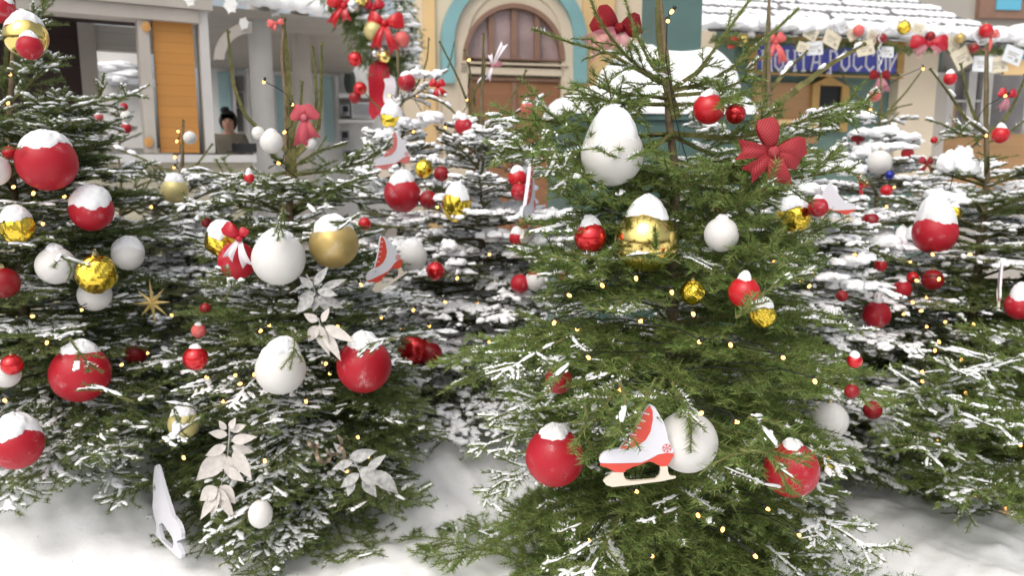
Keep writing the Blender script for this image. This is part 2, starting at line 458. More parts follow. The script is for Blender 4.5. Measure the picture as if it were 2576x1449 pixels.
spec('small bare', 458, 450, 4.7, (460, 305),
     [(0.12, .85), (.8, .66), (1.2, .45), (1.42, .25)],
     needles='needle_grey', snow=.7, n=75, pillows=25, fat=1.35,
     hero=[('s', [(458, 470), (460, 400), (460, 306)], 0, 1),
           ('s', [(458, 440), (500, 410), (532, 365)], 0, .9),
           ('s', [(456, 440), (400, 420), (350, 395), (272, 366)], 0, .9),
           ('q', [(456, 460), (400, 440), (330, 440)], -.1, .9),
           ('q', [(458, 460), (540, 450), (600, 465)], -.1, .9)])
spec('left back', 305, 560, 4.3, (300, 395),
     [(0.12, .72), (.8, .6), (1.1, .42), (1.35, .22)],
     needles='needle_grey', snow=.6, n=75, pillows=25, fat=1.3,
     hero=[('q', [(303, 500), (360, 460), (410, 450)], 0, 1), ('q', [(303, 520), (350, 500), (395, 425)], 0, 1)])
spec('behind front', 1928, 500, 3.75, (1938, -40),
     [(0.12, .85), (.8, .72), (1.25, .54), (1.5, .40), (1.66, .2)],
     needles='needle_dark', snow=.75, n=100, pillows=40, fat=1.15,
     lumps=[(2110, 425, 55, 26), (2030, 480, 60, 22), (1985, 500, 45, 20), (1850, 420, 50, 20), (1800, 470, 40, 16), (2130, 660, 45, 24), (2145, 720, 40, 20), (2080, 700, 40, 16), (2110, 555, 40, 16)],
     hero=[('s', [(1926, 400), (1922, 280), (1922, 180), (1937, -30)], 0, 1.2),
           ('s', [(1924, 285), (1990, 235), (2080, 165), (2172, 112)], -.1, 1.7),
           ('s', [(1924, 240), (1975, 180), (2027, 130)], .05, 1.1),
           ('b', [(1924, 340), (2000, 320), (2080, 285), (2140, 270)], -.1, 1),
           ('b', [(1924, 360), (1850, 350), (1790, 330), (1740, 300)], -.1, 1)])
spec('right', 2480, 450, 3.9, (2484, 110),
     [(0.12, .88), (.6, .80), (1.05, .66), (1.3, .44), (1.52, .20)],
     needles='needle_dark', snow=.6, n=105, pillows=40, fat=1.1,
     lumps=[(2415, 415, 42, 42), (2260, 615, 62, 26), (2230, 590, 40, 16), (2400, 500, 40, 22), (2310, 625, 60, 10), (2290, 590, 30, 30)],
     hero=[('s', [(2480, 380), (2482, 290), (2484, 115)], 0, 1.1),
           ('s', [(2480, 335), (2430, 300), (2385, 230), (2343, 176)], -.05, .9),
           ('s', [(2480, 335), (2450, 290), (2428, 220), (2418, 163)], .05, .9),
           ('s', [(2482, 335), (2530, 300), (2560, 240), (2580, 190)], -.05, .9),
           ('q', [(2480, 345), (2420, 340), (2380, 315), (2330, 300)], -.1, .8),
           ('q', [(2482, 360), (2530, 340), (2580, 300)], -.1, .9)])
spec('right back', 2215, 400, 5.4, (2215, 185),
     [(0.12, .9), (.9, .7), (1.4, .42), (1.66, .18)],
     needles='needle_grey', snow=.9, n=80, pillows=55, fat=1.5,
     lumps=[(2200, 335, 60, 20), (2260, 345, 50, 16), (2185, 290, 26, 14), (2180, 385, 40, 24), (2230, 375, 40, 20)],
     hero=[('s', [(2215, 340), (2215, 260), (2215, 187)], 0, 1),
           ('s', [(2215, 300), (2280, 230), (2322, 172)], 0, .8),
           ('s', [(2215, 300), (2255, 270), (2290, 262)], -.05, .8),
           ('s', [(2215, 290), (2150, 240), (2112, 172)], 0, .8),
           ('q', [(2215, 310), (2260, 300), (2310, 298)], -.05, .8), ('q', [(2215, 315), (2170, 300), (2130, 270)], -.05, .8)])
spec('far booth', 297, 300, 10.6, (297, 225), [(0.2, 1.0), (1.0, .75), (1.8, .35), (2.3, .08)], needles='needle_grey', snow=.5, n=42, pillows=12, fat=2.4)
spec('right edge', 2830, 900, 3.5, (2830, 100),
     [(0.16, .78), (.45, .95), (.7, .80), (.95, .55), (1.3, .32), (1.7, .12)],
     needles='needle_fresh', snow=.52, n=105, pillows=16,
     hero=[('b', [(2800, 900), (2650, 880), (2560, 850), (2470, 830)], -.3, 1.1), ('b', [(2830, 980), (2600, 955), (2420, 965), (2280, 1005)], -.55, 1.3),
           ('b', [(2830, 1060), (2620, 1040), (2430, 1060), (2290, 1130)], -.75, 1.3), ('b', [(2830, 1160), (2640, 1140), (2460, 1180), (2330, 1245)], -.65, 1.2),
           ('b', [(2830, 930), (2640, 900), (2520, 905), (2430, 950)], -.65, 1.2), ('b', [(2830, 1130), (2680, 1120), (2560, 1170), (2480, 1250)], -.9, 1.2), ('b', [(2830, 1020), (2680, 1000), (2580, 1020), (2500, 1080)], -.95, 1.2)])

def surf(px, py, key, k=0.86):
    """the place where the sight line meets the outside of a crown"""
    s = T[key]; d = ray(px, py); best = None
    for t in np.arange(0.9, 9, 0.01):
        p = CAM + d * t
        ax, ay = s.axis(p[2])
        q = math.hypot(p[0] - ax, p[1] - ay) / max(s.R(p[2]), .04)
        if q <= k: return p
        if best is None or q < best[0]: best = (q, p)
    return best[1]


# ------------------------------------------------------------------ discs the foliage leaves in view
DISC = []


def disc(px, py, r, depth, pad=.92):
    DISC.append((px, py, r * pad, depth))


def disc_arrays():
    a = np.array(DISC)
    return a[:, 0], a[:, 1], a[:, 2] ** 2, a[:, 3]


# ------------------------------------------------------------------ needle, stem and snow pieces that are repeated inside a crown
H = 0.04


def needle_piece(n, kind, ln, w, g):
    V = []
    for i in range(n):
        x = g.random() * H
        if kind == 0:                                   # parted sprays
            q = g.random()
            if q < .72: phi = g.choice([0, PI]) + g.normal(0, .30)
            elif q < .93: phi = PI / 2 + g.normal(0, .6)
            else: phi = g.random() * 2 * PI
            al = math.radians(g.normal(52, 11))
        elif kind == 1:                                 # pressed to an upright shoot
            phi = g.random() * 2 * PI; al = math.radians(abs(g.normal(33, 10)))
        else:                                           # bottle brush
            phi = g.random() * 2 * PI; al = math.radians(g.normal(44, 10))
        l = ln * g.uniform(.75, 1.1)
        d = np.array([math.cos(al), math.sin(al) * math.cos(phi), math.sin(al) * math.sin(phi)])
        r = g.normal(size=3); wv = np.cross(d, r); wv /= np.linalg.norm(wv)
        b = np.array([x, 0, 0]) + d * .001
        V.append([b + wv * w / 2, b - wv * w / 2, b + d * l])
    return np.array(V).reshape(-1, 3)


def tri_ids(n): return np.arange(n * 3).reshape(-1, 3)


g0 = np.random.default_rng(3)
PIECES = {}


def pieces(kind, n, ln, w):
    key = (kind, n, ln, w)
    if key not in PIECES:
        PIECES[key] = [needle_piece(n, kind, ln, w, g0) for _ in range(6)]
    return PIECES[key]


def frost_piece():
    V = []
    for i in range(13):
        x = g0.random() * H; phi = PI / 2 + g0.normal(0, .75); al = math.radians(g0.normal(55, 14))
        d = np.array([math.cos(al), math.sin(al) * math.cos(phi), math.sin(al) * math.sin(phi)])
        wv = np.cross(d, [0, 0, 1]); wv /= np.linalg.norm(wv) + 1e-9
        b = np.array([x, 0, .002]); w = g0.uniform(.0016, .003); l = .015 * g0.uniform(.6, 1.05)
        V.append([b + wv * w + d * l * .25, b - wv * w + d * l * .25, b + d * l])
    return np.array(V).reshape(-1, 3)


FROST = [frost_piece() for _ in range(6)]


def lump_mesh(nu, nv, amp, g, flat=-.35):
    V = []; ph = g.random(8) * 6.28
    for i in range(nv + 1):
        th = PI * i / nv
        for j in range(nu):
            a = 2 * PI * j / nu
            p = np.array([math.sin(th) * math.cos(a), math.sin(th) * math.sin(a), math.cos(th)])
            r = 1 + amp * (math.sin(2.3 * p[0] * 2 + ph[0]) * math.sin(3.1 * p[1] + ph[1]) + .7 * math.sin(4.7 * p[0] + 3.9 * p[2] + ph[2]) * math.sin(5.3 * p[1] + ph[3])
                           + .45 * math.sin(9 * p[0] + ph[4]) * math.sin(8 * p[1] + 7 * p[2] + ph[5]))
            q = p * r
            if q[2] < flat: q[2] = flat + (q[2] - flat) * .25
            V.append(q)
    T_ = []
    for i in range(nv):
        for j in range(nu):
            k = (j + 1) % nu
            a, b, c, d = i * nu + j, i * nu + k, (i + 1) * nu + k, (i + 1) * nu + j
            if i > 0: T_.append((a, c, b))
            if i < nv - 1: T_.append((a, d, c))
    return np.array(V), np.array(T_)


CRUMBS = [lump_mesh(5, 4, .25, g0) for _ in range(6)]
BEADS = [lump_mesh(8, 6, .24, g0) for _ in range(6)]
PILLOWS = [lump_mesh(16, 11, .22, g0) for _ in range(6)]
STEM_V = np.array([[x, math.cos(a), math.sin(a)] for x in (0, 1) for a in (0, 2.094, 4.189)])
STEM_T = np.array([(0, 1, 4), (0, 4, 3), (1, 2, 5), (1, 5, 4), (2, 0, 3), (2, 3, 5)])


def frames(D, g, roll=.22):
    up = np.tile([0, 0, 1.0], (len(D), 1))
    steep = np.abs(D[:, 2]) > .92
    up[steep] = (0, 1, 0)
    U = up - D * np.sum(up * D, axis=1)[:, None]
    U /= np.linalg.norm(U, axis=1)[:, None] + 1e-9
    S = np.cross(U, D)
    a = g.normal(0, roll, len(D))[:, None]
    U2 = U * np.cos(a) + S * np.sin(a); S2 = np.cross(U2, D)
    return S2, U2


def place_pieces(geo, tv, tt, P, D, S, U, sc, m):
    """copies of one piece: local x along D, y along S, z along U, scaled by sc (n,3)"""
    if len(P) == 0: return
    n = len(P); k = len(tv)
    W = (P[:, None, :] + tv[None, :, 0:1] * sc[:, None, 0:1] * D[:, None, :]
         + tv[None, :, 1:2] * sc[:, None, 1:2] * S[:, None, :] + tv[None, :, 2:3] * sc[:, None, 2:3] * U[:, None, :])
    Tn = (tt[None] + (np.arange(n) * k)[:, None, None]).reshape(-1, 3)
    geo.add(W.reshape(-1, 3), Tn, m)


def noise3(p, f=1.0):
    x, y, z = p[:, 0] * f, p[:, 1] * f, p[:, 2] * f
    return (np.sin(7.1 * x + 1.3) * np.sin(8.3 * y + 2.1) + np.sin(11.7 * z + 4.2 * x + .5) * np.sin(9.1 * y - 3.3 * z) + .6 * np.sin(17 * x + 5 * z) * np.sin(19 * y + 2.2)) / 2.0


def grow(P0, D0, Ln, g, sag, wob, passes):
    """grow n twigs step by step; returns the steps that stand clear of the ornaments"""
    dx, dy, dr, dd = ARR
    P, D = P0.copy(), D0.copy()
    alive = np.ones(len(P), bool)
    tol = g.uniform(.35, 1.03, len(P))[:, None] ** 2
    out = []
    steps = int(math.ceil(Ln.max() / H)) if len(Ln) else 0
    for k in range(steps):
        alive = alive & (Ln > k * H + .012)
        if not alive.any(): break
        h = np.minimum(H, np.maximum(Ln - k * H, .012))
        Q = P + D * h[:, None]
        low = Q[:, 2] < .035
        D[low, 2] = np.abs(D[low, 2]) * .3 + .08
        v = Q - CAM; zc = v @ FWD
        qx = PW / 2 + F * (v @ RGT) / zc; qy = PH / 2 - F * (v @ UPV) / zc
        hit = ((qx[:, None] - dx) ** 2 + (qy[:, None] - dy) ** 2 < dr * tol) & (zc[:, None] < dd + .02) & (zc[:, None] > .2)
        bad = hit.any(axis=1) & ~passes
        alive = alive & ~bad & (zc > .75)
        idx = np.nonzero(alive)[0]
        if len(idx):
            out.append((P[idx], D[idx].copy(), h[idx], np.full(len(idx), k * H) / np.maximum(Ln[idx], .01), idx))
        P = np.where(alive[:, None], Q, P)
        D = D + g.normal(0, wob, D.shape); D[:, 2] -= sag
        D /= np.linalg.norm(D, axis=1)[:, None]
    if not out:
        z = np.zeros((0, 3)); return z, z, np.zeros(0), np.zeros(0), np.zeros(0, int)
    return tuple(np.concatenate([o[i] for o in out]) for i in range(5))


def side_dirs(D, sgn, ang, g, tilt=.0, sd=.11):
    up = np.tile([0, 0, 1.0], (len(D), 1))
    S = np.cross(D, up); S /= np.linalg.norm(S, axis=1)[:, None] + 1e-6
    U = np.cross(S, D)
    t = g.normal(tilt, sd, len(D))[:, None]
    side = S * sgn[:, None] * np.cos(t) + U * np.sin(t)
    a = ang[:, None]
    d = D * np.cos(a) + side * np.sin(a)
    return d / np.linalg.norm(d, axis=1)[:, None]


def make_tree(key, label, n_len=.0155, n_w=.0016, n_per=58, laterals=True):
    s = T[key]; g = np.random.default_rng(abs(hash(key)) % 9999 if False else sum(map(ord, key)))
    base = np.array([s.x0, s.Y, 0.0])
    root = empty('spruce_tree', base, label, 'Christmas tree', 'decorated spruce trees standing in the snow')
    # trunk
    tz = np.linspace(0, s.ztop, 14)
    tp = np.array([(*s.axis(z), z) for z in tz]) + np.c_[g.normal(0, .004, (14, 2)), np.zeros(14)]
    tg = Geo(); tg.tube(tp, np.linspace(.032, .006, 14), 8)
    tg.build('trunk', M['bark'], root, base, smooth=True)
    SEG = [[], [], [], [], [], [], []]                     # P, D, h, radius, needle type, snow weight

    def put(P, D, h, r, typ, sw, idx=None, br=0.0):
        n = len(P)
        if n:
            SEG[0].append(P); SEG[1].append(D); SEG[2].append(h)
            SEG[3].append(np.broadcast_to(r, n)); SEG[4].append(np.full(n, typ)); SEG[5].append(np.broadcast_to(sw, n))
            SEG[6].append(g.normal(0, 1, n) if idx is None else g.normal(0, 1, int(idx.max()) + 1)[idx] * .6 + br * .95)

    def twigs(P, D, pos, L, dens=1.0, ang0=52, ratio=.5, cap=.30, sag=.010, sd=.11, br=0.0, pas=.07):
        """side twigs along a limb and the small twigs on those"""
        keep = (pos > .16) & (g.random(len(pos)) < dens)
        P, D, pos = P[keep], D[keep], pos[keep]
        if len(P) == 0: return
        for sg in (-1, 1):
            n = len(P)
            Ln = np.minimum(cap, ratio * L * (1 - pos) * g.uniform(.7, 1.15, n) + .045)
            a = np.radians(g.normal(ang0, 8, n))
            d = side_dirs(D, np.full(n, sg), a, g, .02, sd)
            off = D * (g.random(n) * H)[:, None]
            q = grow(P + off, d, Ln, g, sag * s.sagk, .06, g.random(n) < pas)
            put(q[0], q[1], q[2], .0022 * s.fat, 0, 1.0, q[4], br)
            if len(q[0]) == 0: continue
            far = (q[3] > .1) & (Ln[q[4]] > .09)
            for s2 in (-1, 1):
                kk = far & (g.random(len(far)) < s.sec)
                m = int(kk.sum())
                if not m: continue
                L2 = np.minimum(.13, .55 * Ln[q[4]][kk] * (1 - q[3][kk]) + .025) * g.uniform(.7, 1.2, m)
                d2 = side_dirs(q[1][kk], np.full(m, s2), np.radians(g.normal(48, 8, m)), g, 0, sd)
                w = grow(q[0][kk] + q[1][kk] * (g.random(m) * H)[:, None], d2, L2, g, sag * s.sagk, .07, g.random(m) < pas)
                put(w[0], w[1], w[2], .0016 * s.fat, 0, .5 + .3 * (s.Y > 3.6), w[4], br)

    # limbs of the crown
    zlo, zhi = s.pz[0], s.zhi
    for i in range(s.n):
        f = (i + g.random()) / s.n
        nt_ = max(4, int((zhi - zlo) / s.tier)); ft = min(nt_ - 1, int(f ** .92 * nt_))
        z = zhi - (zhi - zlo) * (ft + .5 + g.normal(0, .2)) / nt_
        brn = g.normal(0, 1)
        az = i * 2.39996 + g.normal(0, .25)
        L = s.R(z) * g.uniform(.78, 1.12)
        if i % 6 == 0: L *= g.uniform(.6, .8)
        up = math.radians(s.up * (1 - f) ** 1.3 + 2 - 8 * f + g.normal(0, 5))
        ax, ay = s.axis(z)
        d0 = np.array([[math.cos(az) * math.cos(up), math.sin(az) * math.cos(up), math.sin(up)]])
        zz = max(z - math.sin(up) * L * .4, .05)
        sag = (.010 + .014 * f) * s.droop
        q = grow(np.array([[ax, ay, zz]]), d0, np.array([L]), g, sag, .03, np.array([False]))
        if len(q[0]) == 0: continue
        put(q[0], q[1], q[2], (.0062 * (1 - q[3]) + .0016) * s.fat, 0, 1.0, q[4], brn)
        twigs(q[0], q[1], q[3], L, s.ldens, br=brn)
    # limbs whose place the photograph shows
    for kind, pts, dy, th in s.hero:
        W = np.array([at_Y(x, y, s.Y + (dy if kind == 'v' else dy * i / (len(pts) - 1))) for i, (x, y) in enumerate(pts)])
        tt = np.linspace(0, 1, len(W)); f = np.linspace(0, 1, 60)
        # smooth through the points
        C = np.c_[[np.interp(f, tt, W[:, j]) for j in range(3)]].T
        for _ in range(25):
            C[1:-1] = (C[:-2] + 2 * C[1:-1] + C[2:]) / 4
        sl = np.r_[0, np.cumsum(np.linalg.norm(np.diff(C, axis=0), axis=1))]
        n = max(3, int(sl[-1] / H))
        u = np.linspace(0, sl[-1], n + 1)
        C = np.c_[[np.interp(u, sl, C[:, j]) for j in range(3)]].T
        Dv = np.diff(C, axis=0); hh = np.linalg.norm(Dv, axis=1); Dv /= hh[:, None]
        pos = np.arange(n) / n
        if kind == 's':
            put(C[:-1], Dv, hh, (.0075 * (1 - pos) + .0045) * th, 1, .5)
            nb = 4                                       # buds at the tip
            bd = Dv[-1] + g.normal(0, .5, (nb, 3)); bd /= np.linalg.norm(bd, axis=1)[:, None]
            put(np.tile(C[-1], (nb, 1)), bd, np.full(nb, .012), .004 * th, 9, 0)
        elif kind == 'q':
            put(C[:-1], Dv, hh, (.0045 * (1 - pos) + .0025) * th, 2, .7)
            m_ = int(n * .62)
            twigs(C[:m_], Dv[:m_], .17 + pos[:m_], sl[-1], .6, 46, .26, .14, .008, .8)
        elif kind == 'v':                               # a spray hanging across an ornament
            put(C[:-1], Dv, hh, (.003 * (1 - pos) + .0015) * th, 0, .3)
            twigs(C[:-1], Dv, .17 + pos * .8, sl[-1], .55, 46, .34 * th, .1, .006, .3, 0, 1.1)
        else:
            put(C[:-1], Dv, hh, (.006 * (1 - pos) + .002) * th, 0, 1.0)
            twigs(C[:-1], Dv, pos * .9, sl[-1], .9, 50, .36 * th, .22, .012, s.hsd)
    P, D, h, r, ty, sw, tr = (np.concatenate(x) for x in SEG)
    S, U = frames(D, g)
    crown = Geo()
    place_pieces(crown, STEM_V, STEM_T, P, D, S, U, np.c_[h * 1.1, r, r], 1)
    var = g.integers(0, 6, len(P))
    for typ, (kd, nn, ll) in {0: (0, n_per, n_len), 1: (1, int(n_per * 2.8), .0145), 2: (2, int(n_per * 2.1), n_len * s.brush)}.items():
        pc = pieces(kd, max(10, int(nn * s.dens / s.fat)), ll, n_w * s.fat)
        for v in range(6):
            k = (ty == typ) & (var == v)
            if k.any():
                m = int(k.sum())
                place_pieces(crown, pc[v], tri_ids(len(pc[v]) // 3), P[k], D[k], S[k], U[k], np.c_[h[k] / H, np.ones(m), np.ones(m)], 0)
    crown.build('crown', [M[s.needles], M['bark_green']], root, base)
    # snow lying on the limbs
    sn = Geo()
    ax = np.array([s.axis(z)[0] for z in P[:, 2]])
    out = np.hypot(P[:, 0] - ax, P[:, 1] - s.Y) / np.maximum(np.interp(P[:, 2], s.pz, s.pr), .05)
    fld = noise3(P) * .5 + tr * .24 + g.normal(0, .07, len(P)) + (out - .7) * .35 - s.lowk * np.clip(1 - P[:, 2] / s.zhi, 0, 1) ** 1.5
    qx_, qy_, _z = (PW / 2 + F * ((P - CAM) @ RGT) / ((P - CAM) @ FWD), PH / 2 - F * ((P - CAM) @ UPV) / ((P - CAM) @ FWD), 0)
    for bx, by, br, ba in s.boost:
        fld = fld + ba * np.exp(-((qx_ - bx) ** 2 + (qy_ - by) ** 2) / (2 * br * br))
    thr = .75 - 1.15 * s.snow
    flat = np.abs(D[:, 2]) < .75
    on = (fld > thr) & flat & (g.random(len(P)) < sw)
    fr = ((fld > thr - .22) & flat & (g.random(len(P)) < .42 * sw)) | ((ty == 2) & (g.random(len(P)) < .2 * s.snow))
    _, Uz = frames(D, g, .12)
    Sz = np.cross(Uz, D)
    bv = g.integers(0, 6, len(P)); fk_ = min(1.15, n_len / .0155) * .9
    for v in range(6):
        k = on & (bv == v) & (g.random(len(P)) < .86)
        m = int(k.sum())
        w = g.uniform(.0035, .0095, m) * (1 + .5 * s.snow) * min(1.1, max(.55, s.Y / 3.2 - .22)) * (1.35 if s.Y > 3.6 else 1) * (s.fat ** .6)
        Pb = P[k] + D[k] * (h[k] * .5)[:, None] + Uz[k] * (.004 + w * .35)[:, None]
        place_pieces(sn, BEADS[v][0], BEADS[v][1], Pb, D[k], Sz[k], Uz[k], np.c_[h[k] * g.uniform(.45, .8, m), w * g.uniform(1.0, 1.7, m), w * g.uniform(.5, .85, m)], 0)
        for _c in range(3 if s.Y < 3.6 else 1):              # loose crumbs caught between the needles
            c_ = g.uniform(.0018, .0048, m) * (.8 + .3 * s.fat); sp_ = n_len * .75
            Pc = P[k] + D[k] * (h[k] * g.random(m))[:, None] + Sz[k] * g.normal(0, sp_ * .6, m)[:, None] + Uz[k] * g.uniform(.001, .008, m)[:, None]
            place_pieces(sn, CRUMBS[v][0], CRUMBS[v][1], Pc, D[k], Sz[k], Uz[k], np.c_[c_ * g.uniform(1, 2.2, m), c_ * g.uniform(.8, 1.5, m), c_ * .7], 0)
        k = fr & (bv == v); m = int(k.sum())
        place_pieces(sn, FROST[v], tri_ids(13), P[k], D[k], Sz[k], Uz[k], np.c_[h[k] / H, np.full(m, s.fat * fk_), np.full(m, s.fat * fk_)], 0)
    cand = np.nonzero(flat & (out > .45) & (sw > .9))[0]
    dx, dy, dr, dd = ARR
    for i in g.choice(cand, min(s.pillows * 2, len(cand)), replace=False)[:s.pillows]:
        w = g.uniform(.010, .030) * (1 + .4 * s.snow)
        qx, qy, zc = proj(P[i] + np.array([0, 0, w * .3]))
        if (((qx - dx) ** 2 + (qy - dy) ** 2 < (np.sqrt(dr) + w * F / zc * .6) ** 2) & (zc < dd + .05)).any(): continue
        v = g.integers(0, 6)
        place_pieces(sn, *PILLOWS[v], P[i:i + 1] + [[0, 0, w * .25]], D[i:i + 1], Sz[i:i + 1], Uz[i:i + 1], np.array([[w * g.uniform(1.3, 2.4), w, w * g.uniform(.35, .6)]]), 0)
    for (px, py, rx, rz) in s.lumps:
        p = surf(px, py, key, .8); sc = np.linalg.norm(p - CAM) / F * 1.0
        for q in range(7):
            v = g.integers(0, 6); o = g.normal(0, .42, 3) * [rx * sc, rx * sc * .8, rz * sc * .45]
            a = g.random() * 6.28
            place_pieces(sn, *PILLOWS[v], (p + o)[None], np.array([[math.cos(a), math.sin(a), 0]]), np.array([[-math.sin(a), math.cos(a), 0]]), np.array([[0, 0, 1.0]]),
                         np.array([[rx * sc * g.uniform(.3, .6), rx * sc * g.uniform(.3, .5), rz * sc * g.uniform(.4, .75)]]), 0)
    sn.build('snow', M['snow'], root, base, smooth=True)
    return root


# ------------------------------------------------------------------ ornaments
def sphere_mesh(name, m, nu=36, nv=22, egg=1.0, crumple=0.0, smooth=True, flute=0.0):
    g = np.random.default_rng(len(name) * 7 + 1)
    ge = Geo(); V = []
    dirs = g.normal(size=(26, 3)); dirs /= np.linalg.norm(dirs, axis=1)[:, None]; lev = g.uniform(.86, .99, 26)
    for i in range(nv + 1):
        th = PI * i / nv
        for j in range(nu):
            a = 2 * PI * j / nu
            p = np.array([math.sin(th) * math.cos(a), math.sin(th) * math.sin(a), math.cos(th)])
            r = 1.0
            if crumple:                                  # pressed facets and creases
                c = dirs @ p
                r = min(1.0, float(np.min(np.where(c > .25, lev / np.maximum(c, .25), 9))))
                r = 1 - (1 - r) * crumple + .02 * math.sin(13 * p[0] + 9 * p[2]) * math.sin(11 * p[1] + 2) * crumple
            if flute: r *= 1 + flute * abs(math.sin(4 * a)) * math.sin(th)
            V.append(p * r * [1, 1, egg])
    T_ = []
    for i in range(nv):
        for j in range(nu):
            k = (j + 1) % nu
            a, b, c, d = i * nu + j, i * nu + k, (i + 1) * nu + k, (i + 1) * nu + j
            if i > 0: T_.append((a, c, b))
            if i < nv - 1: T_.append((a, d, c))
    ge.add(V, T_)
    o = ge.build(name, m, smooth=smooth)
    me = o.data; bpy.data.objects.remove(o)
    return me


BALL = {
    'RM': sphere_mesh('red matte ball', M['red_matte']), 'RS': sphere_mesh('red satin ball', M['red_satin']),
    'RG': sphere_mesh('red glossy ball', M['red_gloss']), 'RD': sphere_mesh('deep red ball', M['red_dim']),
    'RF': sphere_mesh('red foil ball', M['red_gloss'], 44, 28, 1.0, .8),
    'W': sphere_mesh('white ball', M['white_matte']), 'WE': sphere_mesh('white egg', M['white_matte'], egg=1.2),
    'GM': sphere_mesh('gold matte ball', M['gold_matte'], crumple=.25), 'GG': sphere_mesh('gold glossy ball', M['gold_gloss']),
    'GF': sphere_mesh('gold foil ball', M['gold_foil'], 48, 30, 1.0, 1.0, False), 'GE': sphere_mesh('gold foil egg', M['gold_foil'], 48, 30, 1.18, 1.0, False),
    'GP': sphere_mesh('pale gold ball', M['gold_pale']), 'PK': sphere_mesh('coral ball', M['pink']),
    'BL': sphere_mesh('blue ball', M['blue_gloss']), 'SV': sphere_mesh('silver ball', M['silver'])}
hg = Geo()
hg.tube([(0, 0, .96), (0, 0, 1.14)], [.16, .15], 12)
hg.tube([(math.cos(a) * .09, 0, 1.2 + math.sin(a) * .09) for a in np.linspace(0, 2 * PI, 14)], .018, 5, closed=False)
_h = hg.build('hanger', M['cap_metal'], smooth=False); HANGER = _h.data; bpy.data.objects.remove(_h)


def snow_cap(cov, lift, lean, seed):
    """snow settled on top of a ball of radius 1: a ragged lower edge, a heaped top"""
    g = np.random.default_rng(seed)
    nu, nv = 84, 18; ph = g.random(8) * 6.28; V = []
    th0 = math.radians(cov)
    for i in range(nv + 1):
        t = i / nv
        for j in range(nu):
            a = 2 * PI * j / nu
            edge_ = (1 + .15 * math.sin(2 * a + ph[0]) + .08 * math.sin(3 * a + ph[1]) + .05 * math.sin(7 * a + ph[2]) * math.sin(2 * a + ph[4]) + .035 * math.sin(13 * a + ph[3]) * math.sin(3 * a + ph[5]) + .02 * math.sin(29 * a + ph[6]) * math.sin(4 * a + ph[7]) + g.normal(0, .008))
            th = th0 * t * (1 + (edge_ - 1) * t * t)
            thick = .10 * (1 - t ** 6) - .02 * t
            r = 1 + thick + (.035 * math.sin(5 * th + 3 * a + ph[4]) * math.sin(4 * a + ph[5]) + .02 * math.sin(17 * th + ph[6]) * math.sin(9 * a + ph[7]) + g.normal(0, .005)) * (1 - t ** 4)
            hgt = lift * max(0, 1 - t * t) ** 1.6 * (1 + .22 * math.sin(3 * a + ph[6]) * t)
            V.append((r * math.sin(th) * math.cos(a) + lean * hgt * .8, r * math.sin(th) * math.sin(a), r * math.cos(th) + hgt))
    T_ = []
    for i in range(nv):
        for j in range(nu):
            k = (j + 1) % nu
            a, b, c, d = i * nu + j, i * nu + k, (i + 1) * nu + k, (i + 1) * nu + j
            if i > 0: T_.append((a, c, b))
            T_.append((a, d, c))
    ge = Geo(); ge.add(V, T_)
    o = ge.build('snow_cap', M['snow'], smooth=True)
    return o


GROUP = {'R': 'red balls on the trees', 'W': 'white balls on the trees', 'G': 'gold balls on the trees', 'P': 'red balls on the trees', 'B': 'blue balls', 'S': 'silver balls'}
_seed = [0]


def bauble(kind, x, y, r, where, label, cap=None, k=.84, pad=.88, Y=None, group=None):
    p = at_Y(x, y, Y) if Y else surf(x, y, where, k)
    zc = proj(p)[2]; R = r * zc / F * (zc / np.linalg.norm(p - CAM)) ** .8 * .97
    o = link_mesh('bauble', BALL[kind], None, p, (0, 0, _seed[0] * 1.7), (R, R, R))
    tag(o, label, 'bauble', group or GROUP[kind[0]])
    _seed[0] += 1
    if cap:
        c = snow_cap(cap[0], cap[1], cap[2] if len(cap) > 2 else 0, 100 + _seed[0])
        c.parent = o; c.rotation_euler = (0, 0, -_seed[0] * 1.7 + 1.7)
        if pad: disc(x + (cap[2] * r * cap[1] if len(cap) > 2 else 0), y - r * (.55 + cap[1] * .55), r * .75, zc - R * .2, pad)
    else:
        link_mesh('hanger', HANGER, o)
    if pad: disc(x, y, r, zc - R * .3, pad)
    return o


B = bauble
# left tree
B('GG', 65, 92, 62, 'left', 'mirror gold ball with striped snow at the top left corner', (55, .15), .95)
B('RM', 75, 118, 37, 'left', 'red ball hanging in front of the mirror gold ball', (42, .25), 1.25)
B('RM', 2, 22, 42, 'left', 'red ball cut by the top left corner under a snow cap', (60, .1), .9)
B('RM', 118, 408, 83, 'left', 'large red ball with wide flat snow cap below the dark kiosk window', (58, .03), .95)
B('W', -18, 428, 48, 'left', 'white ball cut by the left picture edge beside the large red ball', None, .9)
B('RS', 24, 384, 20, 'left', 'small red ball wedged between the white ball and large red ball', None, .7)
B('RM', 230, 528, 60, 'left', 'red ball half buried under a thick arch of snow', (78, .12, .5), .95)
B('GF', 42, 572, 50, 'left', 'crumpled yellow foil ball under a double snow heap at the left edge', (62, .25), .9)
B('W', 140, 668, 54, 'left', 'greyish white ball left of the crumpled gold foil ball', (30, .1), .9)
B('GF', 243, 690, 56, 'left', 'crumpled gold foil ball among white balls on the left tree', None, 1.05)
B('W', 322, 640, 44, 'left', 'snow furred white ball behind the gold foil ball', (70, .1, .4), .9)
B('W', 238, 742, 46, 'left', 'white ball peeping out below the gold foil ball', None, .85)
B('RD', 8, 712, 46, 'left', 'deep red ball cut by the left picture edge at mid height', None, .85)
B('RG', 30, 918, 31, 'left', 'shiny red ball overlapping a white ball near the left edge', None, 1.0)
B('W', 16, 942, 40, 'left', 'white ball behind the shiny red ball at the left edge', (50, .1), .9)
